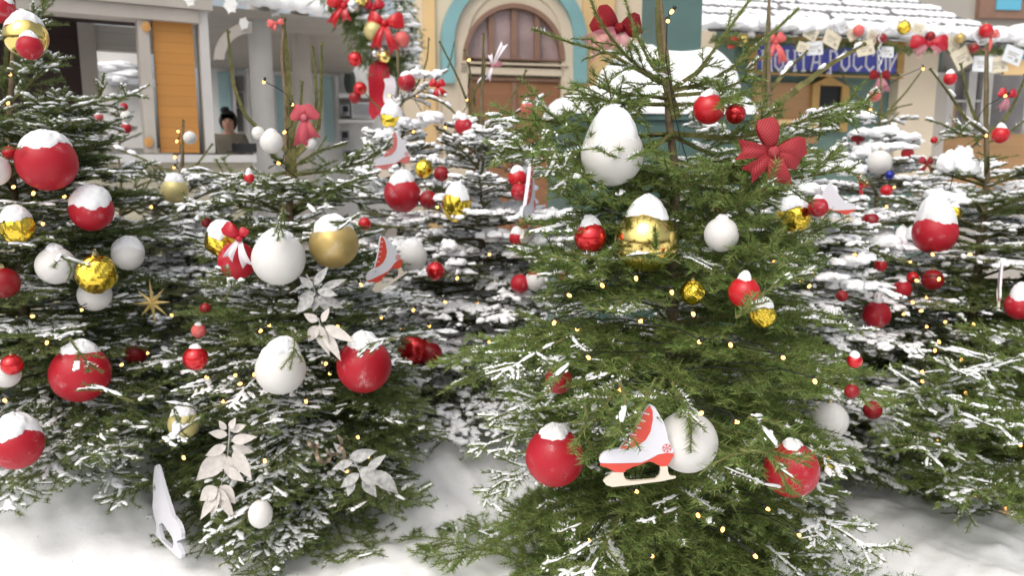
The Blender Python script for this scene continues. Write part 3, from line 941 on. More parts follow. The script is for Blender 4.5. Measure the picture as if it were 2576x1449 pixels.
B('RM', 202, 940, 82, 'left', 'large dusky red ball low on the left tree', (38, .12, .4), .95)
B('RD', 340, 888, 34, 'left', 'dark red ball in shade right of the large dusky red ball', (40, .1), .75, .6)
B('RM', 42, 1118, 74, 'left', 'large red ball resting on the ground snow at the left edge', (62, .22, .2), 1.1)
# tree with the white ball trio
t2 = 'garland tall'
B('W', 683, 357, 31, t2, 'small white ball left of the coral bow', (30, .08), 1.0)
B('W', 650, 334, 18, t2, 'tiny white ball peeping out beside the leader of the left centre tree', None, 1.0)
B('W', 781, 360, 17, t2, 'tiny white ball hidden under the tails of the coral bow', None, 1.0)
B('RS', 627, 447, 14, t2, 'tiny red ball with pointed snow cap above the straw coloured ball row', (50, .8), 1.1)
B('GF', 560, 606, 48, t2, 'yellow foil ball with snow behind the red ball with a bow', (66, .12), .9)
B('RM', 597, 656, 51, t2, 'red ball carrying a red and white ribbon bow', None, 1.0)
B('W', 701, 651, 71, t2, 'largest white ball beside the red ball with a bow', (42, .04), 1.12)
B('GM', 840, 614, 65, t2, 'matte gold ball with leaning snow cap right of the large white ball', (52, .12, -.3), 1.05)
B('W', 706, 930, 67, t2, 'white ball with a cable across it beneath silvery leaves', (50, .26, .8), 1.0)
B('RM', 916, 920, 72, t2, 'large red ball with tilted snow cap at right of the cabled white ball', (40, .2, .1), 1.0)
B('RG', 492, 902, 34, t2, 'shiny red ball alone below the straw star', (28, .1), 1.0)
B('RD', 517, 776, 15, t2, 'tiny dark red ball above the coral piece under the straw star', None, .95, .7)
B('PK', 500, 832, 20, t2, 'dull pink ball in twigs right below the straw star', (35, .1), .9, .8)
B('GP', 462, 1066, 42, t2, 'dull yellow ball with snow behind low twigs above the white leaf spray', (50, .2), .95, .8)
B('WE', 655, 1294, 33, t2, 'creamy white egg shaped ball lowest on the left centre tree', None, 1.05)
B('RD', 520, 560, 14, t2, 'tiny dark red ball just left of the yellow foil ball', None, .9, .7)
B('GP', 440, 478, 37, 'small bare', 'pale gold ball with snow cap under the orange board panel', (50, .2), .95)
B('W', 478, 346, 18, 'small bare', 'small white ball by the bare shoot in front of the orange boards', None, .95)
B('PK', 248, 293, 13, 'left back', 'tiny pink ball before the dark kiosk window', (70, .2, -.6), 1.2)
B('RM', 318, 322, 15, 'left back', 'small red ball near the grey kiosk post', (40, .1), 1.0)
B('W', 318, 292, 16, 'left back', 'small white ball above the red one near the grey kiosk post', None, 1.0)
B('RM', 312, 268, 11, 'left back', 'tiniest red ball highest beside the grey kiosk post', None, 1.0)
# back centre trees
t7 = 'back centre'
B('RM', 1166, 318, 24, t7, 'small red ball before the brown arched door', (40, .35), 1.0)
B('RM', 1023, 206, 24, 'slim back', 'small red ball under snowy twigs beside the hanging garland', (48, .15), 1.1)
B('GF', 985, 296, 29, 'slim back', 'yellow ball nearly hidden under a pointed snow cone', (84, .35), 1.05)
B('GF', 1067, 424, 25, t7, 'small crumpled gold ball right of the pink skate', None, .95)
B('RD', 1110, 437, 20, t7, 'small dark red ball right of the small crumpled gold ball', None, .85)
B('RM', 1012, 488, 48, t7, 'red ball crossed by snowy twigs below the pink skate', (50, .22, .2), .95, .8)
B('RD', 1078, 502, 24, t7, 'dark red ball at the right flank of the twig crossed red ball', None, .85, .8)
B('GE', 1150, 515, 39, t7, 'golden foil egg with tall rounded snow cap', (62, .45), 1.0)
B('RS', 1302, 448, 25, t7, 'upper of two red balls behind the edge of the white skate board', (52, .25), .95)
B('RM', 1306, 482, 22, t7, 'lower of two red balls behind the edge of the white skate board', None, .95)
B('RM', 1300, 598, 20, t7, 'small red ball sunk in the thick snow of the centre tree', (62, .4), 1.05)
B('PK', 1325, 272, 17, t7, 'coral ball with leaning snow before the brown door', (48, .5, .2), 1.05)
B('RF', 1095, 682, 25, t7, 'crumpled red foil ball with cap in the middle of the centre tree', None, 1.0)
B('RS', 917, 563, 17, t7, 'small red ball in the gap between the left centre and centre trees', None, .95)
B('W', 1036, 646, 40, t7, 'white ball behind the tilted skate', (45, .1), .9)
B('W', 1345, 706, 26, t7, 'white ball with a red band low on the centre tree', None, .95)
B('RM', 1308, 714, 25, t7, 'red ball touching the red banded white ball', None, .9)
B('PK', 1418, 692, 14, t7, 'tiny coral ball with snow at the left edge of the nearest tree', (55, .3), 1.1)
B('RG', 1040, 880, 42, t7, 'shiny red ball among shaded twigs right of the large red ball', None, .85, .85)
B('RD', 1082, 892, 32, t7, 'deep red ball right behind the shiny one in shaded twigs', None, .8, .85)
# nearest tree
t3 = 'front'
B('W', 1540, 388, 83, t3, 'largest white ball high on the nearest tree under heaped snow', (54, .42, .1), .78, 1.2)
B('RS', 1783, 273, 42, t3, 'bright red ball near the top of the nearest tree', (38, .15, .9), .5)
B('RG', 1850, 286, 28, t3, 'smaller glossy red ball right beside the bright red ball', None, .5)
B('RG', 1485, 597, 42, t3, 'glossy wine red ball left of the big gold ball', (40, .3), .9)
B('GG', 1625, 606, 84, t3, 'big polished gold ball at the heart of the nearest tree', (40, .35), .72, .9)
B('W', 1815, 590, 46, t3, 'white ball with a dark cable right of the big gold ball', (25, .05), .75)
B('GF', 1995, 546, 48, 'behind front', 'crumpled gold foil ball under a broad snow cap on the right', (58, .18), 1.0)
B('RM', 2058, 521, 27, 'behind front', 'red ball overlapping the right flank of the gold foil ball', (30, .2), 1.2)
B('RD', 2031, 527, 18, 'behind front', 'dark red ball squeezed between gold foil ball and red ball', None, 1.05)
B('RS', 1872, 736, 42, t3, 'soft red ball cut by needles in the middle of the nearest tree', (30, .3, .3), .92, .85)
B('GF', 1918, 792, 36, t3, 'yellow foil ball half hidden by needles under the soft red ball', (55, .25, .4), .85, .7)
B('GF', 1742, 736, 34, t3, 'dull gold foil ball deep in the nearest tree', None, .7, .7)
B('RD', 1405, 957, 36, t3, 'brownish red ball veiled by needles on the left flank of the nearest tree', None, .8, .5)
B('RM', 1396, 1150, 78, t3, 'large red ball low left on the nearest tree', (35, .08), .9, .98)
B('W', 1728, 1112, 82, t3, 'large white ball behind the front skate', (22, .05), .9)
B('RM', 1990, 1182, 76, t3, 'large red ball veiled by sprays low right on the nearest tree', (24, .08), .88, .66)
B('W', 2085, 1058, 52, 'behind front', 'white ball low on the right between two trees', None, 1.15)
B('GF', 2078, 1166, 22, 'behind front', 'small gold foil ball beside the veiled large red ball', None, 1.25)
B('RF', 2150, 908, 21, t3, 'small red foil ball in twigs on the right flank of the nearest tree', (50, .3, -.5), .95)
B('RD', 2143, 985, 20, t3, 'small deep red ball below the small red foil ball', None, .9)
B('RD', 2195, 1032, 26, 'behind front', 'dull red ball in shade lower right of the small red balls', None, 1.1, .7)
B('RD', 1802, 520, 12, 'behind front', 'tiny red ball seen through the open middle of the nearest tree', None, .7)
# right hand trees
t5 = 'right'
B('W', 2212, 408, 34, 'right back', 'white ball below the small red ribbon tag on the back right tree', None, 1.0)
B('BL', 2238, 440, 13, 'right back', 'small blue ball tucked under the back right white ball', None, 1.0)
B('RS', 2283, 385, 17, 'right back', 'small red ball right of the back right white ball', None, 1.0)
B('PK', 2200, 240, 17, 'right back', 'frosted coral ball on the back right tree below the blue sign', (52, .2), .9)
B('RS', 2230, 480, 17, 'right back', 'small red ball below the blue ball', None, 1.05, .8)
B('RD', 2190, 556, 24, t5, 'dark wine red ball left of the heavy snow shoulder', (30, .2), 1.1)
B('RM', 2352, 585, 61, t5, 'red ball under a tall white snow shoulder on the right tree', (60, .75, -.1), .95)
B('GF', 2398, 536, 24, t5, 'gold sliver of a ball behind the tall snow shoulder', (40, .2), .8)
B('RS', 2390, 197, 19, t5, 'small red ball with snow cap before the pale kiosk window', (45, .35), 1.0)
B('RS', 2517, 339, 25, t5, 'red ball near the leader of the right tree', (36, .35), 1.0)
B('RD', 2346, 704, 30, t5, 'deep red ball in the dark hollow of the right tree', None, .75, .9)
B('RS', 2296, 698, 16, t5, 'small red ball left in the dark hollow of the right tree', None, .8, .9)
B('RM', 2270, 728, 26, t5, 'dusky red ball lowest in the dark hollow of the right tree', (30, .1), .85, .9)
B('RM', 2563, 770, 40, t5, 'red ball with tall snow at the right picture edge', (52, .7, .2), 1.0)
B('RS', 2215, 668, 17, t5, 'small red ball with pale bow above the coral pomegranate ball', (40, .3), 1.05)
B('RM', 2205, 792, 38, t5, 'coral red pomegranate shaped ball with pointed tip', (20, .9), 1.1)
B('RD', 2118, 745, 16, 'behind front', 'tiny dark red ball under snow between two right trees', None, 1.05)
B('RS', 2350, 352, 10, t5, 'tiny red ball left of the leader of the right tree', None, .9)


# ---------------------------------------------- bows
def petal(ge, ang, l, w, bulge, kind, y0, m=0, twist=0.0, tip=1.0):
    """one loop or tail of ribbon leaving the knot at the origin in the xz plane"""
    ca, sa = math.cos(math.radians(ang)), math.sin(math.radians(ang))
    for layer in ((0, 1) if kind == 'loop' else (0,)):
        nu, nv = 14, 8; V = []; UV = []
        for i in range(nu + 1):
            u = i / nu
            for j in range(nv + 1):
                v = -1 + 2 * j / nv
                if kind == 'loop':
                    hw = w / 2 * (.16 + .84 * math.sin(PI * min(1, u * .60 + .0)) ** .9) * (1 - .25 * max(0, u - .8) / .2)
                    uu = u
                    y = -bulge * math.sin(PI * u) * (1 if layer == 0 else -.7) * (1 - .45 * v * v) - .012 * l * math.sin(9 * v + 3 * u)
                else:
                    hw = w / 2 * (.2 + .8 * u ** .7)
                    uu = u * (1 - .16 * (1 - abs(v)) * (1 if u > .99 else u ** 8))
                    y = -bulge * math.sin(PI * u * .9) - .05 * l * math.sin(5 * v) * u
                x = uu * l; z = v * hw + twist * l * u * u
                V.append((x * ca - z * sa, y + y0, x * sa + z * ca)); UV.append((x, v * hw))
        T_ = []
        for i in range(nu):
            for j in range(nv):
                a = i * (nv + 1) + j
                T_ += [(a, a + nv + 1, a + nv + 2), (a, a + nv + 2, a + 1)]
        ge.add(V, T_, m, UV)


def bow(label, x, y, size, where, petals, m_loop, m_tail, k=1.05, Y=None, rz=0.0, pad=.5):
    """petals: (kind, angle, length, width) in pixels of the photograph"""
    p = at_Y(x, y, Y) if Y else surf(x, y, where, k)
    zc = proj(p)[2]; s = zc / F
    root = empty('ribbon_bow', p, label, 'bow', 'ribbon bows on the trees')
    for i, (kind, a, l, w) in enumerate(petals):
        ge = Geo(); petal(ge, a, l * s, w * s, l * s * .28, kind, -.002 * (i % 3))
        o = ge.build(kind, M[m_loop] if kind == 'loop' else M[m_tail], None, smooth=True, uv=True)
        o.parent = root
        disc(x + math.cos(math.radians(a)) * l * .5, y - math.sin(math.radians(a)) * l * .5, max(w * .42, 6), zc - .01, 1)
    ge = Geo(); v, t = lump_mesh(12, 8, .15, g0, -2); ge.add(v * [size * s * .09, size * s * .07, size * s * .085] + [0, -.008 - size * s * .06, 0], t)
    o = ge.build('knot', M[m_loop], None, smooth=True, uv=True); o.parent = root
    root.rotation_euler = (0, 0, rz)
    return root


bow('large red gingham bow on the nearest tree', 1942, 382, 165, t3,
    [('loop', 104, 86, 54), ('loop', 10, 86, 54), ('loop', -22, 74, 44), ('tail', 176, 92, 52), ('tail', 222, 88, 50), ('tail', -80, 92, 74), ('loop', 246, 52, 30), ('loop', -45, 44, 26)], 'gingham', 'gingham', 1.0)
bow('dark red sequin bow with pale pink tulle tails at the top of the nearest tree', 1556, 72, 145, t3,
    [('loop', 152, 70, 74), ('loop', 12, 58, 62), ('tail', 212, 100, 66), ('tail', 248, 70, 50), ('tail', 292, 70, 46)], 'sequin', 'tulle', .4, Y=2.75)
bow('coral red bow beside the leader of the left centre tree', 768, 296, 100, t2,
    [('loop', 150, 36, 44), ('loop', 40, 34, 46), ('tail', 262, 74, 36), ('tail', 292, 60, 34), ('loop', 100, 32, 22)], 'gingham_pink', 'gingham_pink', 1.0)
bow('red bow with white split tails tied over a red ball', 605, 600, 90, t2,
    [('loop', 140, 52, 36), ('loop', 60, 30, 24), ('tail', 238, 62, 26), ('tail', 284, 74, 26)], 'ribbon_red', 'ribbon_white', 1.28)
bow('tiny coral bow at the tip of the left centre tree', 696, 58, 30, t2, [('loop', 180, 24, 20), ('loop', 20, 18, 16), ('tail', 250, 20, 12)], 'pink', 'pink', Y=3.28)
bow('pale pink ribbon tied to the leader of the centre tree', 1240, 165, 60, t7, [('tail', 62, 64, 18), ('tail', 105, 30, 12), ('tail', 250, 40, 14), ('loop', 20, 22, 16)], 'tulle', 'ribbon_white', Y=4.35)
bow('small red bow left of the arched doorway', 1101, 215, 40, 'slim back', [('loop', 150, 22, 22), ('loop', 30, 20, 20), ('tail', 260, 34, 18), ('tail', 310, 30, 16)], 'red_satin', 'red_satin', Y=5.0)
bow('small red ribbon tag above the back right white ball', 2157, 357, 46, 'right back', [('loop', 120, 20, 22), ('loop', 60, 20, 22), ('tail', 262, 34, 22), ('tail', 285, 30, 18)], 'gingham', 'gingham', 1.1)
bow('dull pink bow at the right picture edge beside the leader', 2533, 240, 50, t5, [('loop', 150, 24, 24), ('loop', 20, 24, 22), ('tail', 235, 44, 20), ('tail', 260, 40, 18)], 'ribbon_red', 'tulle', .8)
bow('wine red bow with sheer pink tails below the blue sign', 2213, 192, 50, 'right back', [('loop', 165, 26, 24), ('loop', 15, 26, 24), ('tail', 250, 46, 26), ('tail', 290, 46, 26)], 'sequin', 'tulle', Y=5.7)
bow('small red bow on the right flank of the back right tree', 2330, 412, 34, t5, [('loop', 140, 22, 18), ('loop', 40, 20, 16), ('tail', 230, 24, 14), ('tail', 310, 26, 14)], 'gingham', 'gingham', .9)
bow('red bow hidden beside the white skate on the right', 2163, 470, 44, 'right back', [('tail', 100, 34, 18), ('loop', 30, 22, 18), ('tail', 270, 42, 20)], 'red_satin', 'gingham', 1.1)

# ---------------------------------------------- cut-out skates (drawn in px of the crop they were measured in)
SK = .2340


def sk_poly(ge, pts, y0, y1, m=0):
    """flat board with this outline between two depths"""
    bm = bmesh.new()
    P = [((x - 830) * SK, -(y - 720) * SK) for x, y in pts]
    vs = [bm.verts.new((x, y0, z)) for x, z in P]
    f = bm.faces.new(vs)
    r = bmesh.ops.extrude_face_region(bm, geom=[f])
    for e in r['geom']:
        if isinstance(e, bmesh.types.BMVert): e.co.y = y1
    bmesh.ops.triangulate(bm, faces=bm.faces[:])
    bmesh.ops.recalc_face_normals(bm, faces=bm.faces[:])
    bm.verts.index_update()
    ge.add([v.co[:] for v in bm.verts], [[v.index for v in f.verts] for f in bm.faces], m)
    bm.free()


BOOT = [(960, 260), (1010, 290), (1060, 370), (1110, 460), (1145, 560), (1160, 640), (1185, 700), (1220, 770), (1220, 800), (1140, 800), (1060, 815), (960, 872), (880, 908), (700, 914), (520, 916), (440, 912), (425, 880),
        (440, 830), (480, 790), (540, 765), (640, 750), (680, 690), (740, 610), (810, 500), (870, 380), (920, 290)]
LACE = [(956, 268), (985, 330), (990, 420), (968, 560), (920, 650), (830, 720), (730, 748), (648, 752), (686, 692), (746, 612), (816, 502), (876, 382), (924, 294)]
SOLE = [(440, 914), (520, 917), (700, 916), (880, 910), (960, 874), (1060, 818), (1140, 802), (1221, 802), (1225, 830), (1200, 880), (1165, 945), (1100, 950), (1050, 930), (1000, 900), (960, 895), (860, 935), (780, 960), (720, 990), (700, 1018), (600, 1015), (540, 980), (500, 960), (440, 945)]
BLADE = [(475, 1120), (500, 1085), (540, 1060), (575, 1017), (690, 1020), (695, 1060), (720, 1105), (780, 1120), (960, 1105), (1040, 1095), (1080, 1050), (1090, 1000), (1083, 952), (1166, 948), (1170, 1000), (1185, 1050), (1215, 1068), (1260, 1072), (1255, 1085), (1100, 1120), (800, 1160), (580, 1185), (510, 1165)]
# printed flake on the heel: six arms with barbs
TH = 9.0                                            # board thickness in the same units


def skate(label, x, y, w, where, k=1.1, roll=0.0, turn=0.0, tipx=0.0, Y=None, flip=False, pale=False, pad=.8, blank=False):
    p = at_Y(x, y, Y) if Y else surf(x, y, where, k)
    zc = proj(p)[2]; s = w / 196.0 * zc / F
    root = empty('skate_ornament', p, label, 'skate ornament', 'cut-out ice skates on the trees')
    red = M['skate_white'] if blank else M['skate_pink'] if pale else M['skate_red']
    mir = np.array([-1 if flip else 1, 1, 1.0])
    for name, pts, y0, y1, m in (('boot', BOOT, -TH / 2, TH / 2, M['skate_white']), ('lace_panel', LACE, -TH / 2 - 1.2, -TH / 2 - .1, red),
                                 ('sole', SOLE, -TH / 2 - .3, TH / 2 - .4, red), ('blade', BLADE, -TH / 2, TH / 2, M['skate_white' if blank else 'skate_cream'])):
        ge = Geo(); sk_poly(ge, pts, y0, y1)
        ge.V = [v * mir for v in ge.V]
        if name == 'lace_panel':                    # laces: short bars across
            for i, (a, b) in enumerate(((0.12, 0), (.3, 0), (.48, 0), (.66, 0), (.84, 0))):
                px_, py_ = 945 - 250 * a ** 1.2, 300 + 430 * a
                ge2 = Geo(); sk_poly(ge2, [(px_ - 30, py_ - 6), (px_ + 26, py_ + 8), (px_ + 24, py_ + 20), (px_ - 32, py_ + 6)], -TH / 2 - 2.2, -TH / 2 - 1.3)
                ge.add(ge2.V[0] * mir, ge2.T[0], 1)
        if name == 'boot':                          # printed flake on the heel
            for a in range(6):
                an = a * PI / 3 + .3; ca, sa = math.cos(an), math.sin(an)
                def q(u, v): return (1150 + u * ca - v * sa, 745 + u * sa + v * ca)
                ge2 = Geo(); sk_poly(ge2, [q(6, -3), q(52, -3), q(52, 3), q(6, 3)], -TH / 2 - 1.0, -TH / 2 - .2); ge.add(ge2.V[0] * mir, ge2.T[0], 1)
                for sg in (-1, 1):
                    ge2 = Geo(); sk_poly(ge2, [q(28, sg * 3.4), q(44, sg * 20), q(49, sg * 16), q(36, sg * 3.4)], -TH / 2 - 1.0, -TH / 2 - .2); ge.add(ge2.V[0] * mir, ge2.T[0], 1)
        o = ge.build(name, [m, red if name == 'boot' else M['skate_white']], None)
        o.parent = root; o.scale = (s, s, s)
    root.rotation_euler = (tipx, roll, turn)
    ct = abs(math.cos(turn))
    for dx_, dy_, r_ in ((-.30, .10, .2), (0, .02, .24), (.16, -.22, .2), (.2, .1, .24), (0, .38, .22), (.1, -.42, .14)):
        disc(x + dx_ * w * ct, y + dy_ * w, r_ * w * max(ct, .35), zc - .02, pad)
    return root


skate('white and red skate board hanging before the large white ball', 1602, 1121, 196, t3, 1.02)
skate('tilted skate with red laces stuck in snow between the white ball and gold ball', 962, 660, 118, t2, 1.05, roll=-.30, turn=.72)
skate('faded pink skate on the centre tree under the yellow snow cone ball', 985, 388, 100, t7, 1.05, roll=-.12, turn=.35, pale=True)
skate('thin red and white skate board seen edge on', 1328, 508, 185, t7, 1.05, turn=1.36, roll=.05)
skate('blank backed skate board seen edge on standing in the ground snow', 420, 1282, 200, t2, .5, roll=.1, turn=2.33, Y=2.75, blank=True)
skate('white skate with snow on its toe right of the red and gold foil balls', 2105, 508, 92, 'behind front', 1.12, turn=2.75, roll=.1)
skate('faded red skate board turned sideways at the right picture edge', 2516, 712, 100, t5, 1.08, turn=1.1, roll=-.3, pale=True)

# red band on the white ball
ge = Geo(); 
for i in range(24):
    a0, a1 = i * 2 * PI / 24, (i + 1) * 2 * PI / 24
    r = 1.012
    def bp(a, t): return (r * math.sin(t) * math.cos(a), r * math.sin(t) * math.sin(a), r * math.cos(t))
    for t0, t1 in ((.0, .35), (.35, .62), (.62, .82)):
        ge.quad(bp(a0, t0), bp(a0, t1), bp(a1, t1), bp(a1, t0))
band = ge.build('red_top', M['red_satin'], None, smooth=True)
band.parent = [o for o in bpy.data.objects if o.get('label', '').startswith('white ball with a red band')][0]
# pomegranate tip
ge = Geo(); pm = [o for o in bpy.data.objects if o.get('label', '').startswith('coral red pomegranate')][0]
for i in range(6):
    a = i * PI / 3; ge.add([(math.cos(a) * .12, math.sin(a) * .12, .95), (math.cos(a + 1) * .12, math.sin(a + 1) * .12, .95), (math.cos(a + .5) * .42, math.sin(a + .5) * .42, 1.75)], [[0, 1, 2]])
tip = ge.build('tip', M['red_satin'], None); tip.parent = pm


# ---------------------------------------------- leaf sprays, star, curled ribbon
def leaf(ge, base, d, nrm, l, w, curl, m=0):
    d = np.array(d, float); d /= np.linalg.norm(d); nrm = np.array(nrm, float)
    nrm -= d * (nrm @ d); nrm /= np.linalg.norm(nrm); sd = np.cross(d, nrm)
    nu, nv = 8, 4; V = []
    for i in range(nu + 1):
        u = i / nu; hw = w / 2 * max(.02, math.sin(PI * u ** .8)) * (1 - .25 * u)
        for j in range(nv + 1):
            v = -1 + 2 * j / nv
            V.append(np.array(base) + d * (u * l) + sd * (v * hw) + nrm * (curl * l * (u * u) * -1 + .18 * hw * (abs(v) * 1.4 - .4) + .012 * l * math.sin(11 * u + 3 * v)))
    T_ = []
    for i in range(nu):
        for j in range(nv):
            a = i * (nv + 1) + j; T_ += [(a, a + nv + 1, a + nv + 2), (a, a + nv + 2, a + 1)]
    ge.add(V, T_, m)


def spray(label, stem_px, leaves, where, m, k=1.1, Y=None):
    """stem_px: pixels of the stem; leaves: (x, y, angle, length, width) in pixels"""
    p0 = at_Y(*stem_px[0], Y) if Y else surf(*stem_px[0], where, k)
    Yp = p0[1]; s = proj(p0)[2] / F
    root = empty('leaf_spray', p0, label, 'leaf spray', 'cloth leaf sprays on the trees')
    st = Geo(); P = np.array([at_Y(x, y, Yp) for x, y in stem_px]); st.tube(P, np.linspace(.0035, .0015, len(P)), 6)
    st.build('stem', M['leaf_grey'], root, p0, smooth=True)
    lg = Geo(); g = np.random.default_rng(len(label))
    for (x, y, a, l, w) in leaves:
        b = at_Y(x, y, Yp) + [0, -.006 - g.random() * .012, 0]
        leaf(lg, b, (math.cos(math.radians(a)), g.normal(-.12, .12), math.sin(math.radians(a))), (g.normal(0, .25), -1, g.normal(.15, .2)), l * s, w * s, g.uniform(-.05, .22))
        zc = proj(b)[2]
        disc(x + math.cos(math.radians(a)) * l * .55, y - math.sin(math.radians(a)) * l * .55, max(l * .42, w * .5), zc - .02, .95)
    lg.build('leaves', M[m], root, p0, smooth=True)
    return root


spray('hanging spray of large whitish cloth leaves low on the left centre tree', [(578, 1075), (576, 1110), (572, 1150), (566, 1190), (552, 1235)],
      [(575, 1092, 172, 48, 26), (580, 1082, 20, 48, 24), (585, 1105, 10, 66, 30), (572, 1120, 205, 60, 30), (585, 1120, -20, 56, 28), (570, 1140, 222, 112, 56), (590, 1130, -58, 88, 38), (575, 1142, -78, 72, 36), (575, 1172, -38, 58, 32),
       (552, 1222, 215, 66, 44), (553, 1225, 252, 80, 40), (556, 1220, -48, 60, 44), (556, 1224, -68, 94, 42), (550, 1235, 238, 84, 30), (582, 1076, 60, 36, 20), (570, 1080, 120, 30, 18)], t2, 'leaf_white', Y=2.66)
spray('silvery leaf flower between the large white ball and the lower white ball', [(770, 690), (790, 725), (800, 765)],
      [(790, 722, 140, 46, 24), (792, 715, 50, 62, 24), (800, 730, -10, 58, 26), (796, 735, 200, 52, 26), (806, 740, -32, 70, 28), (800, 745, 252, 42, 24), (790, 740, 228, 66, 36), (806, 748, -60, 46, 22), (808, 728, 25, 70, 24)], t2, 'leaf_grey', 1.12)
spray('pale long leaved flower drooping over the lower white ball', [(800, 800), (808, 825), (815, 850)],
      [(806, 815, -80, 84, 44), (800, 818, 238, 52, 32), (815, 822, -62, 96, 34), (818, 818, -25, 92, 32), (802, 806, 150, 40, 26), (812, 808, 60, 44, 22)], t2, 'leaf_white', 1.15)
spray('frosted grey leaf cluster low right on the left centre tree', [(880, 1145), (900, 1175), (915, 1215)],
      [(880, 1150, 15, 72, 36), (890, 1160, 195, 60, 26), (905, 1178, -30, 82, 48), (905, 1190, 215, 60, 30), (915, 1200, -62, 66, 34), (925, 1180, 40, 60, 24), (945, 1180, -50, 90, 44), (890, 1205, 250, 46, 26), (870, 1140, 130, 44, 20)], t2, 'leaf_grey', 1.08)


def ribbon(ge, P, w, nrm):
    P = np.array(P); D = np.gradient(P, axis=0); V = []
    for i in range(len(P)):
        d = D[i] / np.linalg.norm(D[i]); sd = np.cross(d, nrm); sd /= np.linalg.norm(sd) + 1e-6
        e = min(1, min(i, len(P) - 1 - i) / 3 + .15)
        V += [P[i] - sd * w / 2 * e, P[i] + sd * w / 2 * e]
    T_ = []
    for i in range(len(P) - 1): a = 2 * i; T_ += [(a, a + 1, a + 3), (a, a + 3, a + 2)]
    ge.add(V, T_)


p0 = surf(820, 1130, t2, 1.05); root = empty('curled_ribbon', p0, 'curled copper ribbon ornament low on the left centre tree', 'ribbon', None)
for cx, cy, r, a0, a1 in ((838, 1118, 26, 60, -150), (815, 1140, 24, 150, 340), (850, 1146, 20, 120, -80), (790, 1108, 18, 180, 330)):
    g = Geo(); a = np.radians(np.linspace(a0, a1, 22)); s = proj(p0)[2] / F
    C = [at_Y(cx + r * math.cos(t) * .8, cy - r * math.sin(t), p0[1] - .02 * math.sin(2 * t)) for t in a]
    ribbon(g, C, 9 * s, np.array([.25, -1, .4])); g.build('curl', M['ribbon_brown'], root, p0, smooth=True)
    disc(cx, cy, r * .7, proj(p0)[2], .8)

p0 = surf(383, 762, t2, 1.1); root = empty('straw_star', p0, 'eight pointed golden straw star left of the left centre tree', 'star')
g = Geo(); s = proj(p0)[2] / F
for i in range(8):
    a = i * PI / 4 + .05; l = (62 if i in (2, 6) else 48) * s
    for sg in (-1, 1):
        b = a + sg * PI / 8
        g.add([(0, -9 * s, 0), (math.cos(a) * l, 0, math.sin(a) * l), (math.cos(b) * 13 * s, 0, math.sin(b) * 13 * s), (0, 9 * s, 0)], [[0, 1, 2], [3, 2, 1]])
o = g.build('rays', M['straw'], None); o.parent = root
disc(383, 762, 46, proj(p0)[2] - .01, 1)


# ------------------------------------------------------------------ the square behind: buildings
M['kiosk_grey'] = mat('warm grey painted wood', (0.41, 0.375, 0.335), 0.6, bump=0.15, bscale=18, var=0.07, vscale=3)
M['kiosk_pale'] = mat('pale grey painted wood', (0.52, 0.505, 0.485), 0.6, bump=0.12, bscale=18, var=0.06, vscale=3)
M['kiosk_orange'] = planks('orange board panel', (0.43, 0.195, 0.045), .102, .62, .10)
M['kiosk_knob'] = mat('orange rosette', (0.50, 0.26, 0.08), 0.5)
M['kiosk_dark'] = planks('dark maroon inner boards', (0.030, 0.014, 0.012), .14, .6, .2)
M['kiosk_lower'] = planks('faded olive boards', (0.36, 0.33, 0.25), .16, .7, .12)
M['kiosk_ceiling'] = planks('grey ceiling boards', (0.33, 0.305, 0.27), .11, .72, .08, axis='Y')
M['board_grey'] = planks('light grey inner boards', (0.46, 0.44, 0.40), .12, .7, .08)
M['counter'] = mat('grey counter', (0.52, 0.51, 0.50), 0.45, var=0.05)
M['paint_white'] = mat('white paint', (0.72, 0.72, 0.71), 0.5, var=0.04, vscale=3)
M['teal_glass'] = mat('pale teal glazing', (0.36, 0.52, 0.55), 0.12, spec=0.5, var=0.15, vscale=1.5)
M['dark_glass'] = mat('dark window glass', (0.16, 0.155, 0.155), 0.08, spec=0.6, var=0.4, vscale=1.2)
M['pink_reflect_glass'] = mat('old window glass with painted pinkish reflection', (0.36, 0.27, 0.27), 0.10, spec=0.5, var=0.35, vscale=1.6)  # pinkish reflection in the panes is painted into the base colour, mottled by noise
M['cream'] = mat('cream plaster', (0.68, 0.58, 0.44), 0.8, bump=0.2, bscale=9, var=0.06, vscale=1.2)
M['cream_stone'] = mat('cream moulded plaster', (0.58, 0.50, 0.39), 0.8, bump=0.2, bscale=14, var=0.07, vscale=2)
M['peach'] = mat('orange plaster', (0.69, 0.48, 0.24), 0.8, var=0.06, vscale=1.2)
M['teal_trim'] = mat('teal moulding paint', (0.20, 0.38, 0.40), 0.6, bump=0.12, bscale=10, var=0.08, vscale=2)
M['door_brown'] = planks('brown door boards', (0.23, 0.105, 0.05), .19, .72, .12)
M['frame_brown'] = mat('brown window frame', (0.23, 0.135, 0.095), 0.5, var=0.1, vscale=5)
M['teal_post'] = mat('weathered teal metal', (0.078, 0.142, 0.130), 0.5, bump=0.12, bscale=10, var=0.12, vscale=3)
M['sign_blue'] = mat('blue sign board', (0.085, 0.095, 0.42), 0.45, var=0.08, vscale=3)
M['sign_gold'] = mat('ochre sign frame', (0.42, 0.26, 0.085), 0.5, var=0.12, vscale=6)
M['sign_text'] = mat('lilac white lettering', (0.72, 0.72, 0.80), 0.5)
M['green_wall'] = mat('dull green wall', (0.12, 0.19, 0.165), 0.7, var=0.1, vscale=2)
M['wood_brown'] = planks('brown kiosk boards', (0.33, 0.19, 0.085), .13, .7, .12)
M['slate'] = mat('dark grey roof tiles', (0.16, 0.16, 0.165), 0.7, var=0.2, vscale=8)
M['grey_stone'] = mat('grey beige render', (0.36, 0.335, 0.30), 0.8, var=0.08, vscale=1.2)
